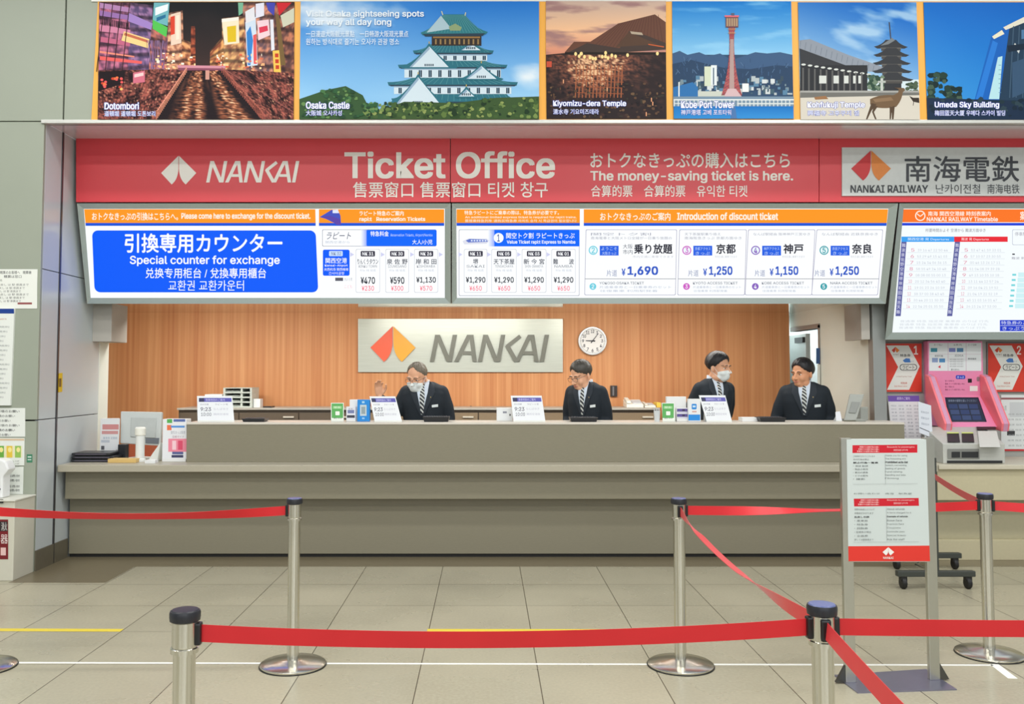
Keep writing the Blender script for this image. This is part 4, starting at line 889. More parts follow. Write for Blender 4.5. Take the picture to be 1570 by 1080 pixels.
MB().hexa([(q_*.45+(p[0]+p[1]+p[2]+p[3])/4*.55)+Vector((.0062, 0, 0)) for q_ in p]+[(q_*.45+(p[0]+p[1]+p[2]+p[3])/4*.55)+Vector((.007, 0, 0)) for q_ in p]).build('mark', mat('brown_mark', (120, 92, 40), .5), yt_, world=True)

# ---------------------------------------------------------------- cabinet and notices at the left edge
BXM = mat('cream_enamel_cabinet', (206, 204, 188), .4, vary=.03)
xr_ = XL+.004; y0 = 6.7; ztop = at(30, 766, 6.72).z
cb = thing('hydrant_cabinet', 'cream cabinet with red label at the left edge', 'cabinet', (-3.75, 6.85, 0))
MB().box((-4.3, y0, 0), (xr_, YW-.001, ztop-.012)).build('body', BXM, cb, world=True, bevel=.006)
MB().box((-4.3, y0-.012, ztop-.012), (xr_+.008, YW-.001, ztop)).build('lid', mat('cream_lid', (216, 216, 204), .4), cb, world=True, bevel=.004)
PC = YP(y0); lb = Art(PC, .0015)
lb.rect(-40, 797, 12.5, 858, (120, 34, 40)); lb.rect(-40, 800, 11.5, 815, (52, 46, 48)); lb.text('消火', 2, 801, 11, 814, (230, 226, 222)); lb.text('器', 1, 820, 12, 834, (232, 220, 216)); lb.rect(1, 840, 9, 852, (226, 190, 186))
lb.build('red_label', PRINT, cb)
raised(PC, [[(-1, 766), (5, 766), (5, 772), (-1, 772)]], .01).build('lock', mat('black_lock', (30, 32, 32), .4), cb, world=True)
# white curved dispenser standing on the cabinet
P0 = at(2, 764, 6.82); dp = thing('sanitizer_dispenser', 'white rounded plastic dispenser cut off by the left edge', 'dispenser', (P0.x-.04, 6.84, ztop+.001))
pr = [(-.20, .001), (.035, .001), (.035, .16), (.075, .21), (.05, .27), (.0, .29), (-.2, .29)]
MB().prism([(P0.x+x, ztop+z) for x, z in pr], 'y', 6.77, 6.88).build('shell', mat('white_abs', (232, 234, 234), .3), dp, world=True, bevel=.012)
MB().box((P0.x-.02, 6.765, ztop+.06), (P0.x+.02, 6.77, ztop+.075)).build('lever', mat('grey_lever', (120, 122, 122), .4), dp, world=True)
PN = YP(YW)
PAPER = mat('paper_white', (228, 232, 226), .6, vary=.01)
def notice(label, quad, thick, fn, name='wall_notice'):
    t = thing(name, label, 'notice', PN.hit((quad[2][0]+quad[3][0])/2, quad[2][1]), group='notices on the left wall')
    slab(PN, quad, thick, thick+.0005).build('sheet', PAPER, t, world=True)
    a = Art(PN, thick+.001); fn(a); a.build('print', PRINT, t); return t
INK = (74, 76, 78)
def f(a):
    a.rect(-60, 413.5, 57, 473, (232, 235, 228)); a.text('精算のお客様へ　精算機', 0, 415.5, 48, 420.5, INK, .01); a.text('精算は窓口', 6, 422, 33, 426.5, INK, .01); a.text('ご案内', -6, 428, 3, 432, INK)
    for k in range(6): a.text('きっぷの 払い戻し は 駅 係員まで', -30, 435+k*5, 44-6*(k % 3), 438.6+k*5, (110, 110, 112))
    a.rect(27, 464, 49, 467, (150, 84, 84))
notice('square notice pinned highest on the olive wall', [(-60, 413), (57.5, 413), (56, 473.5), (-60, 473.5)], .003, f)
def f(a):
    a.rect(-80, 473.5, 21.5, 481, (28, 62, 140)); a.text('Notice to passengers', -50, 488, 10, 491, (190, 120, 90))
    for k in range(16): a.text('ご利用案内 運賃 規則', -60, 500+k*7.2, 14-(k % 4)*3, 503+k*7.2, (166, 170, 170))
notice('tall framed notice with dark blue top band', [(-80, 473.5), (22, 473.5), (16, 622), (-80, 622)], .02, f)
def f(a):
    for k in range(6): a.text('構内での禁止事項のお願い', -40, 629+k*7.2, 30-(k % 3)*7, 633+k*7.2, INK if k in (0, 4) else (120, 122, 122), .01)
notice('white notice with black print above the pictured one', [(-60, 626), (38.5, 626), (38.5, 670), (-60, 670)], .003, f)
def f(a):
    a.rect(-60, 673, 37, 676, (214, 190, 160)); a.rect(-40, 684, 34, 702, (232, 226, 190))
    for k, c in enumerate(((110, 170, 70), (230, 196, 70), (150, 190, 90))): a.rect(-3+k*13, 684, 6+k*13, 702, c); a.disc(2+k*13, 690, 3, 4, (240, 226, 150), 10)
    for k in range(3): a.text('花と緑の沿線さんぽ', -30, 706+k*4, 30, 708.6+k*4, (150, 152, 150))
notice('notice with a row of green and yellow pictures', [(-60, 672), (37.5, 672), (37, 714), (-60, 714)], .004, f)
def f(a):
    for k, y in enumerate((728, 735, 744, 750)): a.text('駅長 お問い合せ', 12-k % 2*4, y, 30, y+4, INK, .01)
notice('lowest white notice touching the cream cabinet top', [(-60, 716), (36, 716), (35, 758), (-60, 758)], .003, f)
gt = thing('wall_sticker', 'tiny green sticker on the olive wall beside the notices', 'sticker', PN.hit(45, 709)); a = Art(PN, .002)
slab(PN, [(41, 697), (49.5, 697), (49.5, 709.5), (41, 709.5)], .001, .0015).build('sheet', mat('green_film', (60, 128, 96), .5), gt, world=True); a.rect(42.5, 700, 48, 702, (206, 222, 212)); a.rect(42.5, 704.5, 48, 706, (206, 222, 212)); a.build('print', PRINT, gt)

# ---------------------------------------------------------------- stanchions and belts
STEEL = mat('brushed_stainless_tube', (214, 212, 202), .2, 1.0, vary=.02, scale=4)
CAPM = mat('black_rubber_cap', (34, 36, 42), .4); CAPB = mat('blue_grey_cap_top', (92, 104, 150), .3); CLIP = mat('black_belt_clip', (24, 26, 28), .35)
HS = .857
def stanchion(label, x, y, clips, h=HS, blue=True, tilt=0):
    t = thing('barrier_post', label, 'barrier post', (x, y, 0), group='barrier posts')
    MB().lathe([(.166, 0), (.168, .004), (.168, .012), (.160, .017), (.10, .026), (.045, .034), (.033, .036)], n=56).build('base', STEEL, t, True)
    MB().lathe([(.172, 0.0), (.172, .003)], n=48).build('base_rim', CLIP, t, True)
    MB().lathe([(.030, .03), (.030, h-.105)], n=32).build('pole', STEEL, t, True)
    MB().lathe([(.030, h-.118), (.0375, h-.116), (.0375, h-.104), (.0335, h-.102), (.0345, h-.098)], n=32).build('collar', STEEL, t, True)
    MB().lathe([(.0340, h-.1), (.0340, h-.028)], n=32).build('belt_head', STEEL, t, True)
    cp = MB().lathe([(.034, h-.034), (.0405, h-.03), (.0415, h-.02), (.0415, h-.010), (.0395, h-.004)], n=36).build('cap', CAPM, t, True)
    MB().lathe([(.037, h-.004), (.035, h-.001), (.02, h)], n=36).build('cap_disc', CAPB if blue else CAPM, cp, True)
    for an in clips:
        M = Matrix.Rotation(an, 4, 'Z')
        MB().box((.028, -.014, h-.097), (.046, .014, h-.036), M).build('belt_clip', CLIP, t, bevel=.006)
    return t
pA, pB, pC = ground(449, 1021), ground(1043.5, 1021), ground(1517, 1004)
pF = ground(-29, 1024)
def top_pt(px, py, Z=HS): return ground(px, py, Z)
pD, pE = top_pt(284, 934), top_pt(1260, 925)
def ang(p, q): return math.atan2(q.y-p.y, q.x-p.x)
pG = Vector((pE.x+1.62, pE.y+.02, 0)); pH = Vector((1.62, 1.25, 0)); pI = Vector((pC.x+1.4, pC.y-.55, 0))
stanchion('steel belt post on the floor left of centre, before the counter', pA.x, pA.y, [math.pi+.0])
stanchion('steel belt post on the floor right of centre with two red belts', pB.x, pB.y, [ang(pB, pC), ang(pB, pE)])
stanchion('steel belt post at right before the beige machine counter', pC.x, pC.y, [math.pi*.97, ang(pC, Vector((3.05, 6.3, 0))), ang(pC, pI)])
stanchion('steel belt post at the left edge, only its round base showing', pF.x, pF.y, [0])
stanchion('near steel belt post at lower left with plain black cap', pD.x, pD.y, [ang(pD, pE)], blue=False)
pHd = top_pt(1375, 1080, .79); dEH = (Vector((pHd.x, pHd.y, 0))-Vector((pE.x, pE.y, 0))).normalized()
stanchion('near steel belt post at lower right joining four red belts', pE.x, pE.y, [ang(pE, pD), ang(pE, pB), 0.0, math.atan2(dEH.y, dEH.x)])
m = bpy.data.materials.new('red_woven_belt'); m.use_nodes = True; nt = m.node_tree; N = nt.nodes; K = nt.links
b = N['Principled BSDF']; b.inputs['Base Color'].default_value = L4((212, 32, 42)); b.inputs['Roughness'].default_value = .42
b.inputs['Sheen Weight'].default_value = .25; b.inputs['Sheen Roughness'].default_value = .3
tc = N.new('ShaderNodeTexCoord'); nz = N.new('ShaderNodeTexNoise'); nz.inputs['Scale'].default_value = 6; K.new(tc.outputs['Object'], nz.inputs[0])
mx = N.new('ShaderNodeMix'); mx.data_type = 'RGBA'; mx.inputs[6].default_value = L4((204, 28, 38)); mx.inputs[7].default_value = L4((222, 38, 46)); K.new(nz.outputs[0], mx.inputs[0]); K.new(mx.outputs[2], b.inputs['Base Color'])
BELT = m
ZB = HS-.066
def belt(label, p0, p1, sag=.02, twist=None, wd=.047, cut0=.044, cut1=.044, z0=ZB, z1=ZB):
    a = Vector((p0.x, p0.y, z0)); c = Vector((p1.x, p1.y, z1)); d = (c-a).normalized(); a = a+d*cut0; c = c-d*cut1
    mb = MB(); n = 60; rows = []
    for i in range(n+1):
        t = i/n; p = a.lerp(c, t); p.z -= sag*4*t*(1-t)
        hd = Vector((-d.y, d.x, 0)).normalized(); th = twist(t) if twist else 0.0
        u = Vector((0, 0, 1))*math.cos(th)+hd*math.sin(th); nn = d.cross(u).normalized()*.0007
        rows.append([p+u*wd/2+nn, p-u*wd/2+nn, p-u*wd/2-nn, p+u*wd/2-nn, p+u*wd/2+nn])
    mb.grid(rows); bmesh.ops.remove_doubles(mb.bm, verts=mb.bm.verts, dist=1e-5)
    mid = a.lerp(c, .5); me_o = mb.build('barrier_belt', BELT, None, True)
    return tag(me_o, label, 'barrier belt', 'red barrier belts')
def sm(t, a, b_): 
    t = min(1, max(0, (t-a)/(b_-a))); return t*t*(3-2*t)
belt('red belt stretched between the two posts at the far left', pF, pA, .028, lambda t: -.75*math.sin(math.pi*min(1, t*1.05))**.8)
belt('long near red belt crossing the front from lower left post', pD, pE, .026, lambda t: -.12*math.sin(math.pi*t))
belt('twisted red belt running behind the white sign stand', pB, pC, .012, lambda t: 1.45*sm(t, .05, .5)*(1-sm(t, .62, .9))+math.pi*0, cut1=.044)
belt('thin twisted red belt slanting from middle post to near right post', pB, pE, .05, lambda t: -1.25*sm(t, .0, .25)*(1-sm(t, .55, .95)))
eG = Vector((pE.x+1.7, pE.y+.0, 0))
belt('near red belt running off the right edge from lower right post', pE, eG, .006, lambda t: -.05)
eH = pE+dEH*1.5
belt('red belt running toward the viewer at the lower right corner', pE, Vector((eH.x, eH.y, 0)), .012, lambda t: .12)
belt('red belt rising left from the right post to the rolling stand', pC, Vector((3.10, 6.36, 0)), .01, lambda t: .18, cut1=.03)
belt('red belt leaving the right post toward the right edge', pC, pI, .012, lambda t: .1)

# ---------------------------------------------------------------- sign stand with the printed board
q0, q1, q2, q3 = ground(1279, 1037), ground(1315, 1064), ground(1467, 1059), ground(1420, 1028)
Lp, Rp = ground(1305, 1047, .006), ground(1434, 1043, .006)
ctr = (Lp+Rp)/2; dirx = (Rp-Lp).normalized(); PSg = Plane(Lp, (dirx.y, -dirx.x, 0))
st = thing('sign_stand', 'free-standing steel sign board with red headed white rules sheet', 'sign stand', (ctr.x, ctr.y, 0))
mb = MB(); mb.hexa([Vector((p.x, p.y, 0)) for p in (q1, q2, q3, q0)]+[Vector((p.x, p.y, .006)) for p in (q1, q2, q3, q0)]); mb.build('base_plate', mat('blue_grey_steel_plate', (150, 150, 172), .3, .8, vary=.05), st, world=True)
nb = Vector((-dirx.y, dirx.x, 0))
zT = PSg.hit(1299, 672).z
ROT = Matrix.Rotation(math.atan2(dirx.y, dirx.x), 4, 'Z')
for p in (Lp, Rp):
    M = Matrix.Translation((p.x, p.y, 0)) @ ROT
    MB().box((-.026, .0, .006), (.026, .024, zT), M).build('post', mat('satin_steel_post', (190, 190, 180), .28, .85, vary=.03), st, world=True, bevel=.003)
    sg_ = -1 if p is Lp else 1
    MB().prism([(0, .006), (sg_*.05, .006), (0, .09)], 'y', .002, .02).build('gusset', mat('dark_steel_gusset', (96, 96, 92), .35, .8), st).matrix_local = Matrix.Translation((p.x-ctr.x+dirx.x*.024*sg_, p.y-ctr.y+dirx.y*.024*sg_, 0)) @ ROT
slab(PSg, [(1297, 673.5), (1420, 673.5), (1426, 862), (1301, 862)], .02, -.001).build('board', mat('white_board_core', (206, 212, 209), .35), st, world=True, bevel=.002)
a = Art(PSg, .0002)
a.poly([(1298, 674), (1420, 674), (1425, 838), (1300.5, 838)], (206, 216, 214)); a.poly([(1300.5, 838), (1425, 837), (1426, 861), (1301, 861)], (226, 58, 48))
a.poly([(1307, 683), (1406.5, 682), (1406.5, 694.5), (1307, 695)], (206, 30, 48)); a.poly([(1309, 765), (1408.5, 764), (1409, 776), (1309.5, 777)], (206, 30, 48))
for y in (0, 81.5):
    for k in range(3): a.text('駅構内での迷惑行為のお願い', 1318-k*2+y*.02, 684.5+y+k*3.3, 1348, 687+y+k*3.3, (250, 214, 214), .01); 
    a.text('Requests to passengers', 1360, 684.5+y, 1402, 687.3+y, (250, 214, 214)); a.text('旅客的请求 승객 부탁', 1370, 689+y, 1392, 692+y, (250, 214, 214))
GI = (116, 122, 122)
for k, (s1, s2) in enumerate((('ご利用ありがとうございます', 'Thank you for using'), ('次の行為は禁止', 'The following are'), ('禁止行為一覧表', 'Prohibited acts list'), ('・演説 勧誘', 'Speech, canvassing'), ('・物品の販売', 'Selling of goods'), ('・寄付の募集', 'Fund raising'), ('・ビラの配布', 'Handing out bills'), ('・撮影', 'Filming'))):
    y = 698.5+k*5; bo = .03 if k == 2 else .0; c = INK if k == 2 else GI
    a.text(s1, 1308, y, 1322+len(s1)*1.5+(14 if k == 2 else 0), y+2.8, c, bo); a.text(s2, 1357, y-1, 1370+len(s2)*1.1, y+2, c, bo)
for k, (s1, s2) in enumerate((('切符の払戻しについて', 'About refunds'), ('手数料がかかります', 'A fee is charged for it'), ('払戻しの例', 'Example of refunds'), ('・乗車券', 'Base fare'), ('・特急券', 'Express fare'), ('・回数券', 'Coupons'), ('・定期券の場合', 'Commuter pass'), ('・企画券', 'Special tickets'), ('詳しくは駅係員まで', 'Ask the staff'))):
    y = 780+k*5.8; bo = .03 if k == 2 else .0; c = INK if k == 2 else GI
    a.text(s1, 1310, y, 1324+len(s1)*1.7, y+3, c, bo); a.text(s2, 1360, y-.5, 1374+len(s2)*1.0, y+2.3, c, bo)
a.line(1357, 697, 1358, 742, .4, (170, 176, 176)); a.line(1308, 743, 1407, 742, .4, (170, 176, 176)); a.line(1359, 778, 1360, 830, .4, (170, 176, 176)); a.line(1309, 832, 1409, 831, .4, (170, 176, 176)); a.text('お問い合わせ　南海　駅長室', 1309, 756, 1398, 758.4, GI)
e1, e2 = emblem(1353, 839.5, 1371, 852); a.poly(e1, (244, 240, 236)); a.poly(e2, (244, 240, 236)); a.text('NANKAI', 1354, 854, 1370, 857.5, (244, 226, 222), .02)
a.build('rules_print', PRINT, st)

# ---------------------------------------------------------------- rolling stand behind it
DG = mat('dark_grey_steel', (72, 76, 72), .4, .4); BLK = mat('black_caster_rubber', (22, 22, 22), .5)
f0 = ground(1434, 903); r0 = ground(1420, 873)
rs = thing('rolling_stand', 'dark grey stand on four black casters behind the sign board', 'stand', (f0.x, f0.y, 0))
for (p, xa_, xb_, yy) in ((f0, 1375, 1494, 903), (r0, 1366, 1473, 873)):
    A, B2 = ground(xa_, yy), ground(xb_, yy)
    MB().box((A.x, p.y-.025, .085), (B2.x, p.y+.025, .125)).build('foot_bar', DG, rs, world=True, bevel=.006)
    for xx in (A.x+.045, B2.x-.045):
        c_ = MB(); c_.lathe([(.036, -.016), (.040, -.01), (.040, .01), (.036, .016)], n=24, mtx=Matrix.Translation((xx, p.y, .04)) @ Matrix.Rotation(math.pi/2, 4, 'Y'))
        c_.box((xx-.022, p.y-.02, .055), (xx+.022, p.y+.02, .085)); c_.build('caster', BLK, rs, world=True, bevel=.003)
fz = at(1432, 702, f0.y).z
MB().box((f0.x-.022, f0.y-.02, .12), (f0.x+.022, f0.y+.02, fz)).build('upright', DG, rs, world=True, bevel=.004)
MB().box((r0.x-.022, r0.y-.02, .12), (r0.x+.022, r0.y+.02, fz)).build('upright', DG, rs, world=True, bevel=.004)
MB().tube([(f0.x, f0.y, fz-.03), (r0.x, r0.y, fz-.03)], .012, 12).build('top_rail', STEEL, rs, True, world=True)
MB().tube([(f0.x, f0.y, .11), ((f0.x+r0.x)/2-.1, (f0.y+r0.y)/2, .10), (r0.x, r0.y, .11)], .012, 12).build('brace_tube', STEEL, rs, True, world=True)

# ---------------------------------------------------------------- ticket machine wall: numbered signs, fare boards, pink machine
PM = YP(YM)
def numbered(label, dx, num):
    t = thing('numbered_sign', label, 'sign', PM.hit(1385+dx, 603), group='numbered machine signs')
    slab(PM, [(1355+dx, 525), (1415+dx, 525), (1415+dx, 602.5), (1355+dx, 602.5)], .012, .0125).build('panel', mat('grey_sign_rim', (120, 110, 108), .4, .3), t, world=True, bevel=.002)
    a = Art(PM, .0132); a.rect(1357+dx, 527, 1413+dx, 601, (212, 62, 46)); W_ = (226, 228, 222)
    a.poly([(1359+dx, 530), (1393+dx, 530), (1410+dx, 562), (1394+dx, 598), (1360+dx, 598), (1377+dx, 563)], W_)
    a.text(num, 1401+dx, 530.5, 1407.5+dx, 544, (240, 226, 220), .02)
    e1, e2 = emblem(1367+dx, 532, 1379+dx, 541); a.poly(e1, (206, 66, 50)); a.poly(e2, (232, 130, 50)); a.text('NANKAI', 1369+dx, 542.5, 1378+dx, 545, (150, 120, 120))
    a.text('特急券', 1380+dx, 543, 1396+dx, 547.5, INK, .02); a.poly([(1384+dx, 553), (1389+dx, 549.5), (1395+dx, 550), (1396+dx, 556), (1387+dx, 556)], (66, 120, 190)); a.text('おトク', 1395+dx, 553, 1401+dx, 556, (90, 130, 190))
    a.rrect(1379.5+dx, 558.5, 1406+dx, 568.5, 4.5, INK); a.rrect(1380.5+dx, 559.5, 1405+dx, 567.5, 4, W_); a.text('ラピート', 1384+dx, 560, 1402+dx, 567, INK, .01)
    a.text('Limited Express Ticket', 1374+dx, 576.5, 1398+dx, 579, (180, 130, 116)); a.text('特急券', 1381+dx, 586, 1391+dx, 589.5, (196, 90, 74), .01); a.text('Seat Reservation', 1371+dx, 591, 1391+dx, 593.6, (206, 120, 104))
    a.build('print', PRINT, t)
numbered('red and white arrow sign numbered 1, left of the pink machine', 0, '1'); numbered('red and white arrow sign numbered 2 at the right edge', 158, '2')
def fareboard(label, x0, y0, x1, y1, top, zrow, name='fare_board', foot=None):
    Yb = 7.985; P_ = Plane(at(x0, y1, Yb), (0, -1, .08))
    t = thing(name, label, 'notice board', P_.hit((x0+x1)/2, y1))
    slab(P_, [(x0, y0), (x1, y0), (x1+5, y1), (x0+9, y1)], .012, 0).build('board', PAPER, t, world=True)
    a = Art(P_, .0006); a.poly([(x0, y0), (x1, y0), (x1+5, y1), (x0+9, y1)], (226, 228, 232)); a.poly([(x0, y0), (x1, y0), (x1+.6, y0+9), (x0+1, y0+9)], top)
    a.text('運賃のご案内', x0+14, y0+2, x1-14, y0+6.5, (220, 210, 240))
    for k in range(zrow):
        y = y0+14+k*5.2
        for c in range(4): a.text(('岸里玉出', '住吉大社', '堺 湊', '浜寺公園', '羽衣')[(k+c) % 5], x0+5+k*.5+c*11.5, y, x0+13+k*.5+c*11.5, y+2.8, (150, 156, 168))
    a.build('print', PRINT, t); return t
fareboard('leaning white fare board with purple heading beside the counter end', 1361, 607, 1409, 700, (112, 84, 170), 17)
t = thing('hanging_notice', 'small white notice sheet with a dark clip line left of the machine', 'notice', at(1420, 672, 7.66)); P_ = YP(7.66)
slab(P_, [(1408, 616), (1427.5, 622), (1430, 672), (1409.5, 664)], .003, 0).build('sheet', PAPER, t, world=True); MB().box((at(1419, 660, 7.664).x-.006, 7.664, LOW+.0005), (at(1419, 660, 7.664).x+.006, 7.672, at(1419, 630, 7.66).z)).box((at(1414, 660, 7.664).x-.05, 7.64, LOW+.0005), (at(1414, 660, 7.664).x+.03, 7.69, LOW+.006)).build('holder_stem', mat('clear_acrylic_grey', (196, 202, 206), .2), t, world=True)
a = Art(P_, .0004)
a.poly([(1408, 616), (1427.5, 622), (1430, 672), (1409.5, 664)], (222, 228, 238))
for k in range(3): a.text('駅員対応中', 1412+k*.4, 630+k*9, 1424+k*.3, 633.5+k*9, (130, 140, 160), 0, 0, 2)
a.line(1410, 656, 1429, 664, 1.1, (70, 72, 84)); a.build('print', PRINT, t)
t = thing('notice_board', 'white wall board with red bottom line at the right edge', 'notice board', PM.hit(1580, 696))
slab(PM, [(1535, 606), (1640, 606), (1640, 692), (1535, 692)], .01, .0105).build('board', PAPER, t, world=True, bevel=.002); a = Art(PM, .0112)
a.rect(1535, 606, 1640, 692, (226, 232, 232)); a.rect(1535, 610, 1640, 613, (150, 96, 100)); a.text('きっぷ売場', 1538, 622, 1543, 630, GI); a.rect(1548, 617, 1640, 640, (206, 212, 214)); a.rect(1544, 661, 1556, 668, (60, 62, 64)); a.rect(1535, 689, 1640, 692, (200, 52, 56))
for k in range(7): a.text('座席 指定 特急券 発売機', 1546-k % 2, 634+k*8, 1600, 637+k*8, (160, 168, 170))
a.build('print', PRINT, t)

# the pink machine: a side profile swept along x
PINK = mat('pink_coated_steel', (230, 138, 178), .35, vary=.02); HOT = mat('salmon_red_trim', (242, 118, 128), .35, vary=.02); MG = mat('grey_machine_casing', (196, 198, 192), .4, .15); MD = mat('dark_machine_slot', (40, 42, 44), .4)
X0, X1 = at(1424, 590, 7.99).x, at(1508, 590, 7.99).x
zz = lambda y, Y: at(745, y, Y).z
tm = thing('ticket_machine', 'pink ticket machine with grey coin unit on the beige counter', 'ticket machine', ((X0+X1)/2, 7.55, LOW))
yA, yB2, yC2 = 7.99, 7.74, 7.44
zA, zB, zC = zz(607, yA), zz(655, yB2), LOW+.0
MB().prism([(YM-.001, zz(523, yA)), (yA, zz(523, yA)), (yA, zA), (yB2, zB), (YM-.001, zB)], 'x', X0, X1).build('upper_cabinet', PINK, tm, world=True, bevel=.004, label='pink upper cabinet')
PMa = YP(yA)
a = Art(PMa, .001); a.rect(1424.5, 526, 1504.5, 569, (222, 228, 230))
for (cx, cy, w_, h_, c) in ((1432, 537, 10, 6, (60, 140, 160)), (1460, 537, 10, 6, (120, 130, 190)), (1472, 537, 10, 6, (80, 130, 170)), (1434, 552, 9, 7, (140, 160, 200)), (1445, 553, 9, 6, (80, 140, 190))): a.rect(cx-5, cy-3, cx-5+w_, cy-3+h_, c)
for k, (x, y, t_) in enumerate(((1432, 527.5, 'カード払い'), (1462, 527.5, '2次元'), (1484, 527.5, 'コード決済'), (1433, 544.5, '使用可能'), (1464, 544, 'ICOCA'), (1484, 549, '専用端末'), (1458, 565.5, '使えません'))): a.text(t_, x, y, x+13, y+3, (100, 104, 110), .01)
for k in range(4): a.text('発売 範囲 利用 案内', 1456, 550+k*3.6, 1477, 552.4+k*3.6, (160, 164, 168))
a.poly([(1438, 563), (1442, 560), (1442, 565)], (206, 60, 80)); a.rect(1453.5, 526, 1454, 569, (200, 160, 186)); a.rect(1481, 526, 1481.5, 569, (200, 160, 186)); a.rect(1424.5, 543, 1504.5, 543.5, (206, 190, 200)); a.build('payment_notice', PRINT, tm)
a = Art(PMa, .0012); a.rrect(1465.5, 575.5, 1480, 581.5, 2, (44, 70, 190)); a.text('きっぷ', 1467.5, 577, 1478, 580.3, (236, 240, 250), .01); a.rect(1484, 581, 1490, 587, (34, 30, 34)); a.rrect(1497.5, 578, 1502, 585, 1.5, (150, 120, 130)); a.rect(1487, 592, 1499, 600, (232, 234, 230))
for k in range(4): a.text('現金 カード お取り扱い 中止', 1449, 583+k*4.5, 1463+(k % 2)*16, 585.6+k*4.5, (130, 60, 96))
a.build('button_panel', PRINT, tm)
Psl = Plane((0, yA, zA), (0, -(zA-zB), yA-yB2))
MB().hexa([Psl.hit(*p, -.01) for p in ((1449, 609.5), (1500, 609.5), (1513, 647), (1455, 647))]+[Psl.hit(*p, .003) for p in ((1449, 609.5), (1500, 609.5), (1513, 647), (1455, 647))]).build('screen', mat('dark_glass', (34, 40, 56), .15), tm, world=True, label='dark touch screen')
a = Art(Psl, .0035); a.poly([(1450.5, 611), (1499, 611), (1511, 645.5), (1456.5, 645.5)], (40, 48, 66))
for r_ in range(3):
    for c in range(3): x = 1454+c*15.5+r_*2.6; y = 620+r_*8.6; a.poly([(x, y), (x+13.5, y), (x+15, y+7), (x+1.5, y+7)], (62, 76, 112) if (r_+c) % 2 else (52, 66, 104))
a.text('乗車券の種類を選んでください', 1454, 612.8, 1497, 616.6, (130, 140, 160)); a.build('screen_image', LIT, tm)
# salmon side fins
for i, xx in enumerate((X0, X1)):
    pf = [(yA-.0, zz(574, yA)), (yA-.07, zz(578, yA-.07)), (yB2-.08, zz(650, yB2-.08)), (yB2-.06, zz(662, yB2-.06)), (yB2+.02, zz(660, yB2)), (yA+.0, zz(612, yA))]
    MB().prism(pf, 'x', xx-.034, xx+.034).build('side_fin', HOT, tm, world=True, bevel=.01)
    MB().prism([(a_[0]-.004, a_[1]) for a_ in pf], 'x', xx-.018, xx+.018).build('fin_face', mat('mauve_fin_face', (206, 150, 182), .4), tm, world=True, bevel=.004)
MB().prism([(yB2+.02, zB), (yB2, zB), (yB2-.05, zB-.02), (yC2, LOW+.16), (yC2, LOW+.0005), (yB2+.02, LOW+.0005)], 'x', at(1446, 700, yC2).x, at(1541, 700, yC2).x).build('cash_unit', MG, tm, world=True, bevel=.006, label='grey cash unit')
yt0 = yC2; 
Pcu = Plane((0, yB2-.05, zB-.02), (0, -(zB-.02-LOW-.16), (yB2-.05-yC2)))
def bump(name, px, th, m_, pl=None): raised(pl or Pcu, [px], th).build(name, m_, tm, world=True, bevel=.002)
bump('note_slot', [(1452, 663.5), (1470, 663.5), (1472, 678), (1453, 678)], .010, MD); bump('note_slot', [(1474.5, 663.5), (1492, 663.5), (1494, 678), (1475, 678)], .010, MD)
bump('slot_light', [(1452, 663), (1470, 663), (1470, 665), (1452, 665)], .013, mat('lime_strip', (206, 220, 120), .4)); bump('slot_light', [(1474.5, 663), (1492, 663), (1492, 665), (1474.5, 665)], .013, mat('lime_strip', (206, 220, 120), .4))
PcV = YP(yC2)
bump('coin_tray', [(1453, 688.5), (1501, 688.5), (1502, 704), (1453, 704)], .008, mat('grey_tray_surround', (130, 132, 128), .4), PcV); bump('coin_cup', [(1459, 693), (1472, 693), (1472, 702), (1459, 702)], .012, MD, PcV); bump('coin_cup', [(1474.5, 693), (1500, 693), (1500, 702), (1474.5, 702)], .012, MD, PcV)
bump('ticket_chute', [(1499, 661), (1528, 661), (1534, 686), (1502, 686)], .02, mat('pale_chute', (210, 212, 206), .4)); bump('card_slot', [(1497, 654.5), (1526, 654.5), (1527, 659.5), (1498, 659.5)], .016, MD); bump('base_gap', [(1452, 706.5), (1537, 706.5), (1537, 710.5), (1452, 710.5)], .004, MD, PcV)

# ---------------------------------------------------------------- things on the raised ledge
GREEN = (92, 170, 92)
def standcard(label, quad, Y, fn, name='price_card', group='price cards on the ledge', tiltb=.22, cat='card stand'):
    z0 = HIGH+.0008; P_ = Plane((0, Y, z0), (0, -1, tiltb))
    quad = [(x, y) for x, y in quad]; lo = [P_.hit(*quad[3]), P_.hit(*quad[2])]
    t = thing(name, label, cat, ((lo[0].x+lo[1].x)/2, Y, z0), group=group)
    # sheet, with its lower edge brought down on the ledge
    A = [P_.hit(*p) for p in quad]
    for k in (2, 3): A[k] = A[k]+(A[k]-A[0 if k == 3 else 1])*((A[k].z-z0)/max(1e-6, (A[0 if k == 3 else 1].z-A[k].z)))
    bk_ = Vector((0, .004, 0)); MB().hexa([A[3], A[2], A[2]+bk_, A[3]+bk_, A[0], A[1], A[1]+bk_, A[0]+bk_]).build('sheet', PAPER, t, world=True)
    w_ = A[1].x-A[0].x
    cx_ = (A[0].x+A[1].x)/2; zm = z0+(A[0].z-z0)*.7
    MB().prism([(Y+.03, z0), (Y+.09, z0), (Y+(A[0].y-Y)*.7+.008, zm)], 'x', cx_-w_*.3, cx_+w_*.3).build('easel', mat('clear_acrylic_grey', (196, 202, 206), .2), t, world=True)
    a = Art(P_, .0008); fn(a, quad); a.build('print', PRINT, t); return t
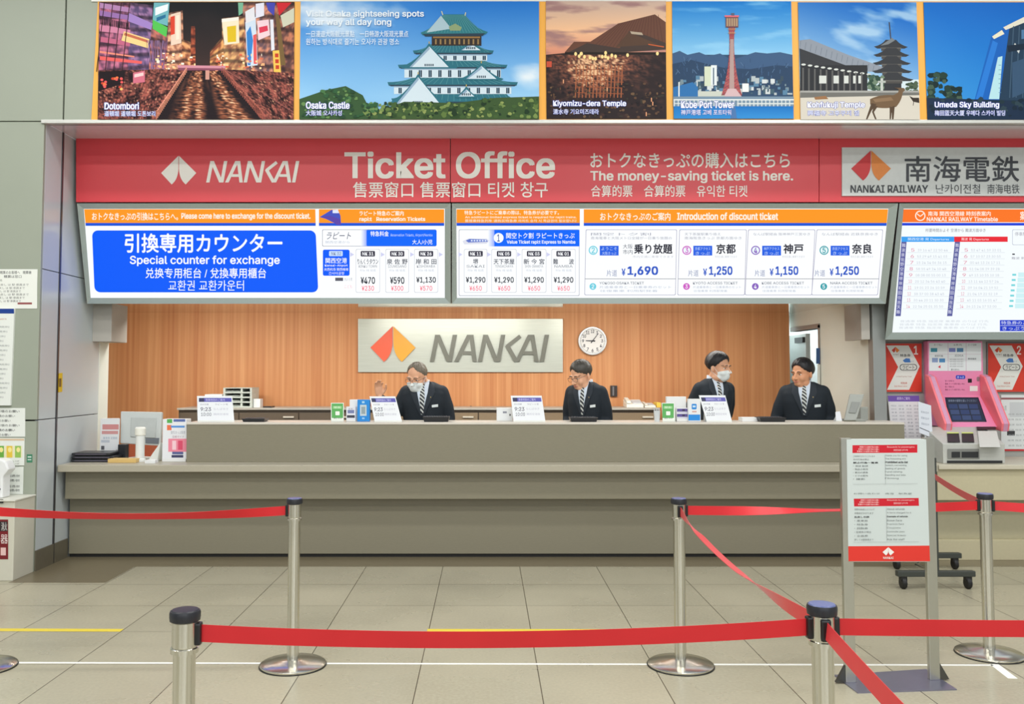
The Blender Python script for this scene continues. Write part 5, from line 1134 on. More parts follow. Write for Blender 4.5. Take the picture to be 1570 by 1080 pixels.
def pricecard(a, q_):
    (x0, y0), (x1, _), (x2, y1), (x3, _2) = q_
    def L(u, v): return (x0+(x3-x0)*v+((x1-x0)+((x2-x3)-(x1-x0))*v)*u, y0+(y1-y0)*v)
    a.poly([L(0, 0), L(1, 0), L(1, 1), L(0, 1)], (232, 236, 240)); a.poly([L(.05, .08), L(.97, .08), L(.97, .24), L(.05, .24)], (92, 90, 176)); a.poly([L(.05, .08), L(.2, .08), L(.2, .24), L(.05, .24)], (50, 52, 90))
    def T(s, u0, v0, u1, v1, c, bo=0): 
        p, r = L(u0, v0), L(u1, v1); a.text(s, p[0], p[1], r[0], r[1], c, bo)
    T('発車時刻のご案内', .24, .11, .78, .21, (206, 206, 240)); T('次の列車', .08, .31, .32, .38, (130, 132, 150)); T('ラピート号', .5, .31, .86, .38, (130, 132, 150))
    T('9:23', .09, .46, .38, .62, (116, 118, 132), .02); T('10:00', .1, .68, .38, .82, (116, 118, 132), .01); T('なんばゆき', .45, .48, .86, .58, (190, 192, 206)); T('関西空港発', .45, .7, .86, .79, (190, 192, 206))
standcard('upright price card with purple band, leftmost on the ledge', [(302, 607.5), (356, 607.5), (359, 645), (303, 645)], 7.66, pricecard)
standcard('leaning price card before the first masked clerk', [(566.5, 608), (606, 608), (616, 645), (574, 645)], 7.66, pricecard)
standcard('price card with purple band standing between the two left clerks', [(783, 607), (830.5, 607), (836, 645), (787, 645)], 7.66, pricecard)
standcard('strongly leaning price card before the dark-haired masked clerk', [(1071.5, 606.5), (1112, 606.5), (1122, 645), (1083, 645)], 7.66, pricecard)
def greencard(a, q_):
    (x0, y0), (x1, _), (x2, y1), (x3, _2) = q_
    a.poly(q_, (232, 238, 230)); a.rect(x0+1, y0+1, x1-1, y0+(y1-y0)*.86, GREEN); a.rect(x0+3, y0+5, x1-3, y0+9, (150, 206, 140)); a.text('駅長', x0+5, y0+5.5, x1-5, y0+8.5, (226, 240, 220)); a.rrect((x0+x1)/2-3, y0+13, (x0+x1)/2+3.5, y0+19, 1, (236, 240, 232)); a.text('無料 Wi-Fi', x0+4, y0+22, x1-3, y0+25, (60, 110, 70))
standcard('green card on a stand at the foot of the card rack, left half', [(507.5, 618), (527, 618), (527, 645), (507.5, 645)], 7.70, greencard, 'info_card', 'green cards', .12)
standcard('green card on a stand left of the dark-haired masked clerk', [(1014.5, 618), (1034, 618), (1035, 645), (1016, 645)], 7.70, greencard, 'info_card', 'green cards', .12)
def boxthing(name, label, cat, x0, y0, x1, Y, dep, m_, z0=HIGH+.0006, bev=.003, group=None, fn=None, ybot=None, part='case'):
    P_ = YP(Y); a0, a1 = at(x0, y0, Y), at(x1, y0, Y)
    t = thing(name, label, cat, ((a0.x+a1.x)/2, Y+dep/2, z0), group=group)
    MB().box((a0.x, Y, z0), (a1.x, Y+dep, a0.z)).build(part, m_, t, world=True, bevel=bev)
    if fn:
        a = Art(P_, .0007); fn(a); a.build('print', PRINT, t)
    return t
WB = mat('white_card_box', (230, 232, 232), .5, vary=.02); BLU = mat('azure_plastic', (40, 140, 220), .35); TR = mat('black_tray_plastic', (34, 36, 40), .35)
def f(a):
    a.rect(531, 624, 545, 644, (226, 228, 236)); a.rect(533, 629, 543, 634, (120, 130, 176)); a.rect(532, 637, 544, 641, (60, 62, 76)); a.text('名刺', 534, 626, 541, 628.6, GI)
boxthing('card_box', 'small box of white cards beside the blue holder', 'box', 531, 624, 545.5, 7.72, .06, WB, fn=f)
boxthing('leaflet_box', 'plain white upright box behind the card box at left', 'box', 536, 613, 549, 7.80, .05, WB)
def f(a):
    a.rect(548.5, 614, 566.5, 644.5, (40, 140, 220)); a.rect(552, 621, 562, 638, (196, 210, 214)); a.rect(554, 624, 560, 635, (150, 166, 172)); a.text('QR', 555, 616, 559, 619, (226, 236, 244)) if False else None
    a.rect(555, 615.5, 559, 618.5, (170, 214, 240)); a.rect(555, 640.5, 559, 643, (150, 200, 240))
boxthing('blue_holder', 'bright blue leaflet holder left of the first masked clerk', 'leaflet holder', 548, 613, 567, 7.70, .05, BLU, fn=f)
def tray(label, x0, x1, y0, Y=7.62):
    a0, a1 = at(x0, 645, Y), at(x1, 645, Y); z0 = HIGH+.0006; zt_ = at(x0, y0, Y).z
    t = thing('cash_tray', label, 'cash tray', ((a0.x+a1.x)/2, Y+.08, z0), group='cash trays')
    zt_ = max(zt_, z0+.022)
    MB().hexa([(a0.x+.012, Y+.01, z0), (a1.x-.012, Y+.01, z0), (a1.x-.012, Y+.15, z0), (a0.x+.012, Y+.15, z0), (a0.x, Y, zt_), (a1.x, Y, zt_), (a1.x, Y+.16, zt_), (a0.x, Y+.16, zt_)]).build('tray', TR, t, world=True, bevel=.003)
    mb = MB()
    for k in range(9): xx = a0.x+.03+(a1.x-a0.x-.06)*k/8; mb.box((xx-.004, Y+.02, zt_), (xx+.004, Y+.14, zt_+.003))
    mb.build('rubber_ridges', mat('grey_rubber', (70, 76, 84), .5), t, world=True)
tray('black cash tray on the ledge beside the leftmost price card', 370, 406, 642)
tray('grey topped cash tray before the first masked clerk', 648, 689, 639.5)
tray('dark cash tray in front of the clerk who looks down', 874, 917, 640.5)
tray('black cash tray before the rightmost clerk', 1165, 1206, 640.5)
boxthing('folded_paper', 'low white paper stack between the two right clerks', 'papers', 1138, 640.5, 1166, 7.72, .12, WB, bev=.001)
def f(a):
    a.rect(762, 626.5, 784, 644.5, (230, 234, 236)); a.rect(771, 631, 777, 634, (140, 144, 156)); a.rect(781, 635, 783, 638, INK)
boxthing('white_box', 'plain white box behind the third price card from left', 'box', 761.5, 626, 786, 7.76, .10, WB, fn=f)
boxthing('white_panel_box', 'tall white box behind the right green card', 'box', 1022, 608.5, 1052, 7.82, .05, WB)
def f(a):
    for k in range(2): a.rect(1038, 627+k*8, 1056, 631.5+k*8, (96, 84, 150)); a.rect(1039, 632+k*8, 1055, 633.5+k*8, (206, 206, 226)); a.rect(1046, 628+k*8, 1050, 630.5+k*8, (60, 54, 80))
boxthing('card_box', 'two-tier box of purple and white cards at the right group', 'box', 1037.5, 626, 1056.5, 7.72, .06, WB, fn=f)
def f(a):
    a.rect(1055.5, 612.5, 1073.5, 635, (230, 234, 236)); a.rrect(1060.5, 619.5, 1068, 628, 1.5, (40, 140, 220)); a.rect(1062, 622, 1066.5, 625, (200, 228, 246)); a.rect(1061, 630.5, 1068, 632.5, (206, 160, 150)); a.rect(1055.5, 636, 1073.5, 645, (40, 140, 220))
boxthing('blue_white_holder', 'white and azure leaflet holder touching the leaning right card', 'leaflet holder', 1055, 612, 1074, 7.69, .04, WB, fn=f)
gl = at(1008, 640, 7.70)
t = thing('pen_cup', 'small clear pen cup left of the right green card', 'cup', (gl.x, 7.72, HIGH+.0006)); MB().lathe([(.022, 0), (.028, .09), (.025, .09), (.02, .004)], (gl.x, 7.72, HIGH+.0006), n=20).build('cup', mat('frosted_cup', (206, 212, 214), .2), t, True, world=True)
for k in range(3): MB().tube([(gl.x-.01+k*.01, 7.72, HIGH+.006), (gl.x-.024+k*.022, 7.725, HIGH+.115)], .004, 8).build('pen', mat('pale_pen', (190, 196, 206), .4), t, True, world=True)
# grey terminal seen from behind at the right end
GT = mat('grey_terminal_shell', (148, 152, 146), .4); tx0, tx1 = at(1297, 640, 7.72).x, at(1326, 640, 7.72).x
t = thing('terminal', 'grey customer display seen from behind at the ledge end', 'terminal', ((tx0+tx1)/2, 7.76, HIGH)); PT = Plane((0, 7.72, HIGH), (-.25, -1, .35))
slab(PT, [(1303, 604), (1325, 605), (1313, 645), (1294, 645)], .035, 0).build('screen_back', GT, t, world=True, bevel=.006)
raised(PT, [[(1306, 616), (1319, 617), (1312, 634), (1301, 633)]], .006).build('rear_cover', mat('darker_grey_cover', (126, 130, 126), .4), t, world=True, bevel=.002)
MB().box((tx0, 7.70, HIGH+.0005), (tx1, 7.82, HIGH+.02)).build('foot', GT, t, world=True, bevel=.004)
boxthing('ticket_printer', 'small grey printer beside the customer display', 'printer', 1319.5, 624.5, 1331, 7.86, .10, GT, bev=.006)
t = standcard('little folded white card behind the rightmost clerk\'s elbow side', [(1281, 632), (1288, 631), (1291, 645), (1282, 645)], 7.74, lambda a, q_: a.poly(q_, (226, 230, 236)), 'folded_card', None, .2)

# ---------------------------------------------------------------- things on the low counter at left
ZL = LOW+.0006
def f(a):
    a.poly([(250, 643), (286, 643), (286, 704), (249, 704)], (232, 234, 238)); a.rect(256, 643, 264, 649, (90, 176, 90)); a.rect(266, 643, 284, 647, (90, 110, 170)); a.rect(256, 652, 263, 660, (236, 120, 80)); a.rect(262, 653, 283, 656, (90, 150, 220)); a.rect(258, 673, 286, 693, (236, 140, 160)); a.rect(264, 676, 270, 690, (246, 206, 214)); a.rect(273, 676, 280, 690, (220, 80, 110))
    a.rect(264, 693, 281, 697, (90, 100, 150)); a.rect(263, 698, 281, 702, (60, 62, 100)); a.text('割引きっぷ発売', 262, 661, 284, 666, (150, 156, 170)); a.text('沿線ガイド', 264, 668, 282, 672, (170, 120, 140))
boxthing('leaflet_stand', 'crowded leaflet stand against the raised counter end', 'leaflet stand', 249.5, 643, 286, 7.60, .12, WB, z0=ZL, fn=f)
mY = 7.87; MC = mat('pale_grey_monitor', (198, 204, 202), .4, vary=.02)
ma, mb_ = at(183, 632, mY), at(247, 632, mY)
t = thing('monitor', 'grey computer monitor seen from behind on the low counter', 'monitor', ((ma.x+mb_.x)/2, mY, ZL)); PMo = Plane((0, mY, at(183, 690, mY).z), (0, -1, .12))
slab(PMo, [(185, 631), (248, 632), (246, 684), (184, 680)], .04, 0).build('back_shell', MC, t, world=True, bevel=.008)
raised(PMo, [[(201, 640), (240, 641), (238, 672), (200, 670)]], .01).build('vent_cover', mat('monitor_cover', (184, 190, 188), .45), t, world=True, bevel=.004)
raised(PMo, [[(223, 672), (244, 672), (243, 681), (223, 680)]], .004).build('port_panel', mat('dark_port_panel', (110, 116, 124), .45), t, world=True)
MB().tube([((ma.x+mb_.x)/2, mY+.03, ZL+.012), ((ma.x+mb_.x)/2, mY+.03, ZL+.13)], .03, 16).build('neck', MC, t, True, world=True); MB().lathe([(.10, 0), (.10, .008), (.04, .014)], ((ma.x+mb_.x)/2, mY+.03, ZL), n=32).build('foot', MC, t, True, world=True)
cp_ = at(214.5, 700, 7.62); zt_ = at(214, 655, 7.62).z
t = thing('white_pillar_device', 'white round post device before the grey monitor', 'device', (cp_.x, 7.62, ZL)); MB().lathe([(.046, 0), (.046, .02), (.036, .026), (.036, zt_-ZL-.07)], (cp_.x, 7.62, ZL), n=28).build('pillar', mat('white_post', (226, 230, 228), .35), t, True, world=True)
MB().lathe([(.036, zt_-ZL-.07), (.043, zt_-ZL-.065), (.043, zt_-ZL-.012), (.034, zt_-ZL)], (cp_.x, 7.62, ZL), n=28).build('head', mat('cream_head', (236, 236, 226), .35), t, True, world=True)
tb = at(112, 700, 7.66); tb2 = at(186, 700, 7.66)
for k in range(3):
    boxt = thing('document_tray', ('black document tray lowest of the stack at counter end', 'black document tray in the middle of the stack at counter end', 'black document tray on top of the stack at counter end')[k], 'tray', ((tb.x+tb2.x)/2, 7.7, ZL+k*.026), group='stacked black trays')
    o = .012*k
    MB().box((max(tb.x+o, XL+.015), 7.56+o*.4, ZL+k*.026), (tb2.x-o*2.5, 7.82, ZL+k*.026+.022)).build('tray', TR, boxt, world=True, bevel=.006)
    MB().box((max(tb.x+o, XL+.015)+.03, 7.557+o*.4, ZL+k*.026+.008), (tb2.x-o*2.5-.03, 7.56+o*.4, ZL+k*.026+.014)).build('front_lip', mat('grey_lip', (96, 90, 104), .4), boxt, world=True)
yb_ = boxthing('wooden_box', 'low yellow wooden box on the counter front edge', 'box', 165, 704, 208, 7.50, .1, mat('pine_yellow', (216, 182, 112), .5, vary=.1, stretch=(.2, 1, 1)), z0=ZL, bev=.003)
boxthing('paper_pad', 'small white pad lying right of the white post', 'pad', 222, 706, 238, 7.46, .07, WB, z0=ZL, bev=.001)
def f(a):
    a.poly([(155, 642), (184, 642), (182, 690), (153, 690)], (226, 228, 230)); a.rect(157, 651, 182, 659, (206, 140, 140)); a.rect(156, 661, 181, 666, (206, 150, 150)); a.text('乗車券 定期券', 158, 670, 180, 674, (150, 170, 190)); a.rect(155, 675, 168, 679, (190, 196, 206)); a.rect(155, 684, 160, 690, (90, 90, 96))
boxthing('pamphlet_rack', 'pamphlet rack with faded red headings at the recess wall', 'leaflet rack', 154, 642, 179, 7.83, .06, WB, z0=ZL, fn=f)
t = thing('letter_opener_box', 'small black box beside the monitor foot', 'box', (at(187, 690, 7.80).x, 7.8, ZL)); MB().box((at(182, 690, 7.78).x, 7.76, ZL), (at(194, 690, 7.78).x, 7.83, at(182, 682, 7.76).z)).build('case', TR, t, world=True, bevel=.004)
c0 = at(237, 700, 7.66); t = thing('paper_bundle', 'crumpled cream paper bundle left of the leaflet stand', 'papers', (c0.x, 7.68, ZL))
MB().hexa([(c0.x-.05, 7.64, ZL), (c0.x+.03, 7.64, ZL), (c0.x+.05, 7.72, ZL), (c0.x-.05, 7.72, ZL), (c0.x-.02, 7.66, ZL+.06), (c0.x+.06, 7.62, ZL+.16), (c0.x+.08, 7.68, ZL+.15), (c0.x-.01, 7.7, ZL+.06)]).build('sheets', PAPER, t, world=True, bevel=.006)
ch = thing('chair', 'rust red upholstered chair behind the grey monitor', 'chair', (at(205, 690, 8.5).x, 8.55, 0))
cx = at(205, 690, 8.5).x; RST = mat('rust_upholstery', (176, 92, 62), .8, vary=.08, scale=60)
MB().box((cx-.2, 8.45, .43), (cx+.22, 8.87, .5)).build('seat', RST, ch, world=True, bevel=.02); MB().box((cx-.19, 8.84, .56), (cx+.21, 8.9, .93)).build('backrest', RST, ch, world=True, bevel=.02)
for sx in (-.16, .18):
    for sy in (8.49, 8.83): MB().tube([(cx+sx, sy, 0), (cx+sx, sy, .44)], .014, 10).build('leg', DG, ch, True, world=True)
MB().tube([(cx, 8.87, .46), (cx, 8.88, .6)], .02, 10).build('back_stay', DG, ch, True, world=True)

# ---------------------------------------------------------------- things on the back counter
zbk = zt+.0006
def bx(name, label, cat, x0, y0, x1, Y, dep, m_, **kw): return boxthing(name, label, cat, x0, y0, x1, Y, dep, m_, z0=zbk, **kw)
tx0, tx1 = at(342, 620, 9.55).x, at(386, 620, 9.55).x; ztop_ = at(360, 596, 9.55).z
t = thing('letter_tray_rack', 'grey letter tray rack of several tiers on the back counter', 'letter tray', ((tx0+tx1)/2, 9.7, zbk)); LT = mat('pale_grey_tray', (190, 198, 190), .4)
for k in range(4):
    z = zbk+(ztop_-zbk)*k/4; h_ = (ztop_-zbk)/4
    MB().box((tx0, 9.55, z), (tx1, 9.85, z+h_*.3)).box((tx0, 9.55, z+h_*.3), (tx0+.02, 9.85, z+h_*.98)).box((tx1-.02, 9.55, z+h_*.3), (tx1, 9.85, z+h_*.98)).box((tx0+.02, 9.83, z+h_*.3), (tx1-.02, 9.85, z+h_*.9)).box(((tx0+tx1)/2+.03, 9.555, z+h_*.3), ((tx0+tx1)/2+.05, 9.85, z+h_*.98)).build('tray', LT, t, world=True)
    MB().box((tx0+.02, 9.6, z+h_*.32), (tx1-.1, 9.8, z+h_*.55)).build('papers', PAPER, t, world=True)
MB().box((tx0, 9.55, ztop_), (tx1, 9.85, ztop_+.008)).build('top_cover', LT, t, world=True)
bx('desk_box', 'white little box right of the letter tray rack', 'box', 388.5, 612, 399, 9.6, .12, WB, bev=.004)
bx('black_pad', 'flat black pad on the back counter beyond the letter trays', 'pad', 403, 623.5, 416, 9.56, .16, TR)
bx('paper_stack', 'flat paper stack behind the leftmost price card', 'papers', 314, 605, 341, 9.56, .25, WB, bev=.001)
def phone(label, x0, x1, y0):
    a0, a1 = at(x0, 626, 9.55), at(x1, 626, 9.55); z1_ = at(x0, y0, 9.6).z; w_ = a1.x-a0.x; h_ = z1_-zbk
    t = thing('desk_phone', label, 'telephone', ((a0.x+a1.x)/2, 9.65, zbk), group='desk telephones'); PH = mat('ivory_phone', (232, 232, 222), .35)
    MB().prism([(9.56, zbk), (9.8, zbk), (9.8, zbk+h_*.85), (9.56, zbk+h_*.35)], 'x', a0.x, a1.x).build('base', PH, t, world=True, bevel=.004)
    MB().hexa([(a0.x+.005, 9.58, zbk+h_*.45), (a0.x+w_*.28, 9.58, zbk+h_*.45), (a0.x+w_*.28, 9.79, zbk+h_*.9), (a0.x+.005, 9.79, zbk+h_*.9), (a0.x+.005, 9.58, zbk+h_*.7), (a0.x+w_*.28, 9.58, zbk+h_*.7), (a0.x+w_*.28, 9.79, zbk+h_*1.1), (a0.x+.005, 9.79, zbk+h_*1.1)]).build('handset', PH, t, world=True, bevel=.008)
    MB().hexa([(a0.x+w_*.4, 9.6, zbk+h_*.44), (a1.x-.01, 9.6, zbk+h_*.44), (a1.x-.01, 9.74, zbk+h_*.73), (a0.x+w_*.4, 9.74, zbk+h_*.73), (a0.x+w_*.4, 9.6, zbk+h_*.5), (a1.x-.01, 9.6, zbk+h_*.5), (a1.x-.01, 9.74, zbk+h_*.79), (a0.x+w_*.4, 9.74, zbk+h_*.79)]).build('key_panel', mat('pale_blue_keys', (196, 206, 214), .4), t, world=True)
phone('ivory desk phone on the back counter, the larger of two', 961, 987, 611.5); phone('ivory desk phone beside the yellow folder, the smaller of two', 989, 1006, 617.5)
bx('yellow_folder', 'yellow upright folder behind the right green card', 'folder', 1007, 617.5, 1013.5, 9.6, .2, mat('yellow_card', (236, 200, 80), .5))
t = thing('wall_bar', 'thin black bar fixed low on the wooden wall', 'bar', at(710, 624.5, YB)); MB().box((at(697, 624, 9.97).x, 9.96, at(700, 625.3, 9.97).z), (at(723, 624, 9.97).x, 9.999, at(700, 623.6, 9.97).z)).build('bar', TR, t, world=True); MB().box((at(720.5, 624, 9.95).x, 9.93, at(700, 626, 9.97).z), (at(723.5, 624, 9.95).x, 9.96, at(700, 622.5, 9.97).z)).build('knob', TR, t, world=True, bevel=.003)
t = thing('door_notice', 'narrow blue and white strip on the doorway frame', 'notice', (XP-.02, yd0, 1.6)); p0_ = YP(yd0-.003)
slab(p0_, [(1251.5, 534), (1257, 534), (1257, 558), (1251.5, 558)], .004, .004).build('blue_strip', mat('deep_blue_strip', (52, 88, 140), .4), t, world=True); slab(p0_, [(1253.5, 559), (1257.5, 559), (1257.5, 600), (1253.5, 600)], .004, .004).build('white_strip', PAPER, t, world=True)
# ---------------------------------------------------------------- the four clerks
SKIN = mat('skin', (226, 172, 138), .5, vary=.04, scale=20); SKIN2 = mat('skin_tanned', (214, 154, 116), .5, vary=.04, scale=20)
SUIT = mat('navy_black_suit', (36, 43, 50), .75, vary=.1, scale=200, spec=.25); LAPEL = mat('suit_lapel', (42, 49, 57), .7, vary=.08, scale=200, spec=.3)
SHIRT = mat('pale_blue_shirt', (206, 218, 232), .7, vary=.03, scale=40); MASK = mat('white_face_mask', (226, 234, 234), .75, vary=.02)
TROU = mat('dark_trousers', (30, 33, 38), .8); SHOE = mat('black_shoe', (18, 18, 18), .35)
EYEW = mat('eye_white', (226, 222, 214), .3); IRIS = mat('dark_iris', (34, 24, 20), .2); LIP = mat('lip', (182, 112, 96), .5); GLS = mat('dark_glasses_frame', (44, 42, 44), .35)
m = bpy.data.materials.new('striped_tie'); m.use_nodes = True; nt = m.node_tree; N = nt.nodes; K = nt.links; b = N['Principled BSDF']; b.inputs['Roughness'].default_value = .5
tc = N.new('ShaderNodeTexCoord'); wv = N.new('ShaderNodeTexWave'); wv.bands_direction = 'DIAGONAL'; wv.inputs['Scale'].default_value = 16; K.new(tc.outputs['Object'], wv.inputs[0])
cr = N.new('ShaderNodeValToRGB'); cr.color_ramp.interpolation = 'CONSTANT'; cr.color_ramp.elements[0].color = L4((38, 42, 50)); cr.color_ramp.elements[1].position = .6; cr.color_ramp.elements[1].color = L4((206, 210, 206)); K.new(wv.outputs[0], cr.inputs[0]); K.new(cr.outputs[0], b.inputs['Base Color'])
TIE = m
def remeshed(mb, vox, smooth_it=3, fac=.5):
    bmesh.ops.recalc_face_normals(mb.bm, faces=mb.bm.faces)
    me = bpy.data.meshes.new('tmp'); mb.bm.to_mesh(me); mb.bm.free()
    o = bpy.data.objects.new('tmp', me); COL.objects.link(o)
    r = o.modifiers.new('r', 'REMESH'); r.mode = 'VOXEL'; r.voxel_size = vox; r.use_smooth_shade = True
    s_ = o.modifiers.new('s', 'SMOOTH'); s_.iterations = smooth_it; s_.factor = fac
    dg = bpy.context.evaluated_depsgraph_get(); dg.update()
    out = bpy.data.meshes.new_from_object(o.evaluated_get(dg)); out.name = 'figure'
    bpy.data.objects.remove(o); bpy.data.meshes.remove(me); return out
def bvh(me): return BVHTree.FromPolygons([v.co.copy() for v in me.vertices], [list(p.vertices) for p in me.polygons])
def chain(mb, pts, rad, n=14):
    """tapering limb through joints: tube with rounded joints"""
    pts = [Vector(p) for p in pts]
    for i in range(len(pts)-1):
        mb.tube([pts[i], pts[i+1]], [rad[i], rad[i+1]], n)
    for p, r in zip(pts, rad): mb.ball(p, r*.995, nu=n, nv=8)
def head_shapes(mb, M):
    R3 = M.to_3x3()
    def B(c, r, rot=None):
        mb.ball(M @ Vector(c), r, (R3 @ rot.to_3x3()) if rot else R3, 20, 14)
    B((0, .014, .034), (.075, .094, .086)); B((0, -.018, -.03), (.065, .074, .084)); B((0, -.046, -.086), (.040, .036, .030))
    for s_ in (-1, 1):
        B((s_*.034, -.056, -.034), (.028, .028, .030)); B((s_*.030, -.078, .022), (.026, .014, .010)); B((s_*.042, -.016, -.078), (.024, .040, .028))
        B((s_*.077, .012, -.010), (.009, .019, .033), Euler((-.15, 0, s_*.35)).to_matrix())
        B((s_*.010, -.102, -.034), (.0095, .010, .008))
    chain(mb, [M @ Vector((0, -.086, .012)), M @ Vector((0, -.100, -.012)), M @ Vector((0, -.111, -.032))], [.008, .0095, .012], 10)
    B((0, -.086, -.060), (.026, .012, .012)); B((0, -.078, -.080), (.03, .014, .016))
def hand_shapes(mb, wrist, d, nrm, curl=.5, thumb=1, sc=1.0):
    """palm, five fingers of different lengths, thumb from the side of the palm; d fingers' direction, nrm palm side"""
    d = Vector(d).normalized(); nrm = (Vector(nrm)-d*Vector(nrm).dot(d)).normalized(); sd = d.cross(nrm)
    M3 = Matrix((sd, d, nrm)).transposed()
    P = lambda x, y, z: Vector(wrist)+M3 @ Vector((x, y, z))*sc
    mb.ball(P(0, .045, 0), (.041*sc, .052*sc, .016*sc), M3)
    for x in (-.027, -.009, .009, .027): mb.ball(P(x, .07, 0), (.012*sc, .024*sc, .013*sc), M3)
    for k, (x, ln, y0) in enumerate(((-.029, .066, .082), (-.010, .078, .090), (.010, .074, .088), (.029, .056, .078))):
        pts = [P(x, y0, 0)]; a = 0; yy, zz_ = y0, 0.0; xo = x
        for seg, fr_ in ((0, .45), (1, .31), (2, .24)):
            a += curl*(.75, .9, .6)[seg]*(1+.08*k); yy += ln*fr_*math.cos(a); zz_ += ln*fr_*math.sin(a); xo += x*.05
            pts.append(P(xo, yy, zz_))
        chain(mb, pts, [.0098*sc, .0092*sc, .0086*sc, .0076*sc], 10)
    t = thumb
    chain(mb, [P(t*.030, .022, .004), P(t*.052, .052, .016), P(t*.058, .078, .026), P(t*.054, .098, .034)], [.014*sc, .012*sc, .0105*sc, .009*sc], 10)
def hair_mesh(M, front, side_, back, vol, noise_=.003, part_=0.0, seed=1):
    """a cap of hair over the skull with its own hairline: polar limits in radians for front, sides, back"""
    R = random.Random(seed); mb = MB(); nu, nv = 60, 26; rows = []
    for j in range(nv+1):
        row = []
        for i in range(nu+1):
            az = 2*math.pi*i/nu                                   # 0 = face
            f = math.cos(az); lim = (front*max(0, f)**1.2+side_*(1-abs(f)**1.2)) if f > 0 else (side_*(1-abs(f)**1.3)+back*abs(f)**1.3)
            lim += .05*math.sin(az*3+part_)+(.16*math.exp(-((math.atan2(math.sin(az-part_*.25), math.cos(az-part_*.25))-.45)/.35)**2) if f > 0 else 0)+.035*math.sin(az*23)
            th = lim*j/nv
            q_ = j/nv; k = vol*(.25+.75*(1-q_**3.5))-.004*q_**12+noise_*math.sin(az*17+th*9+seed)*.6+noise_*R.uniform(-.5, .5)
            k += (.004 if th > 1.3 else 0)*0; x = (.077+k)*math.sin(th)*math.sin(az); y = .013-(.095+k)*math.sin(th)*math.cos(az); z = .036+(.087+k)*math.cos(th)
            if f < 0 and th > 1.7: y -= (th-1.7)*.03*abs(f)
            row.append(M @ Vector((x, y, z)))
        rows.append(row)
    mb.grid(rows); bmesh.ops.remove_doubles(mb.bm, verts=mb.bm.verts, dist=1e-4); return mb
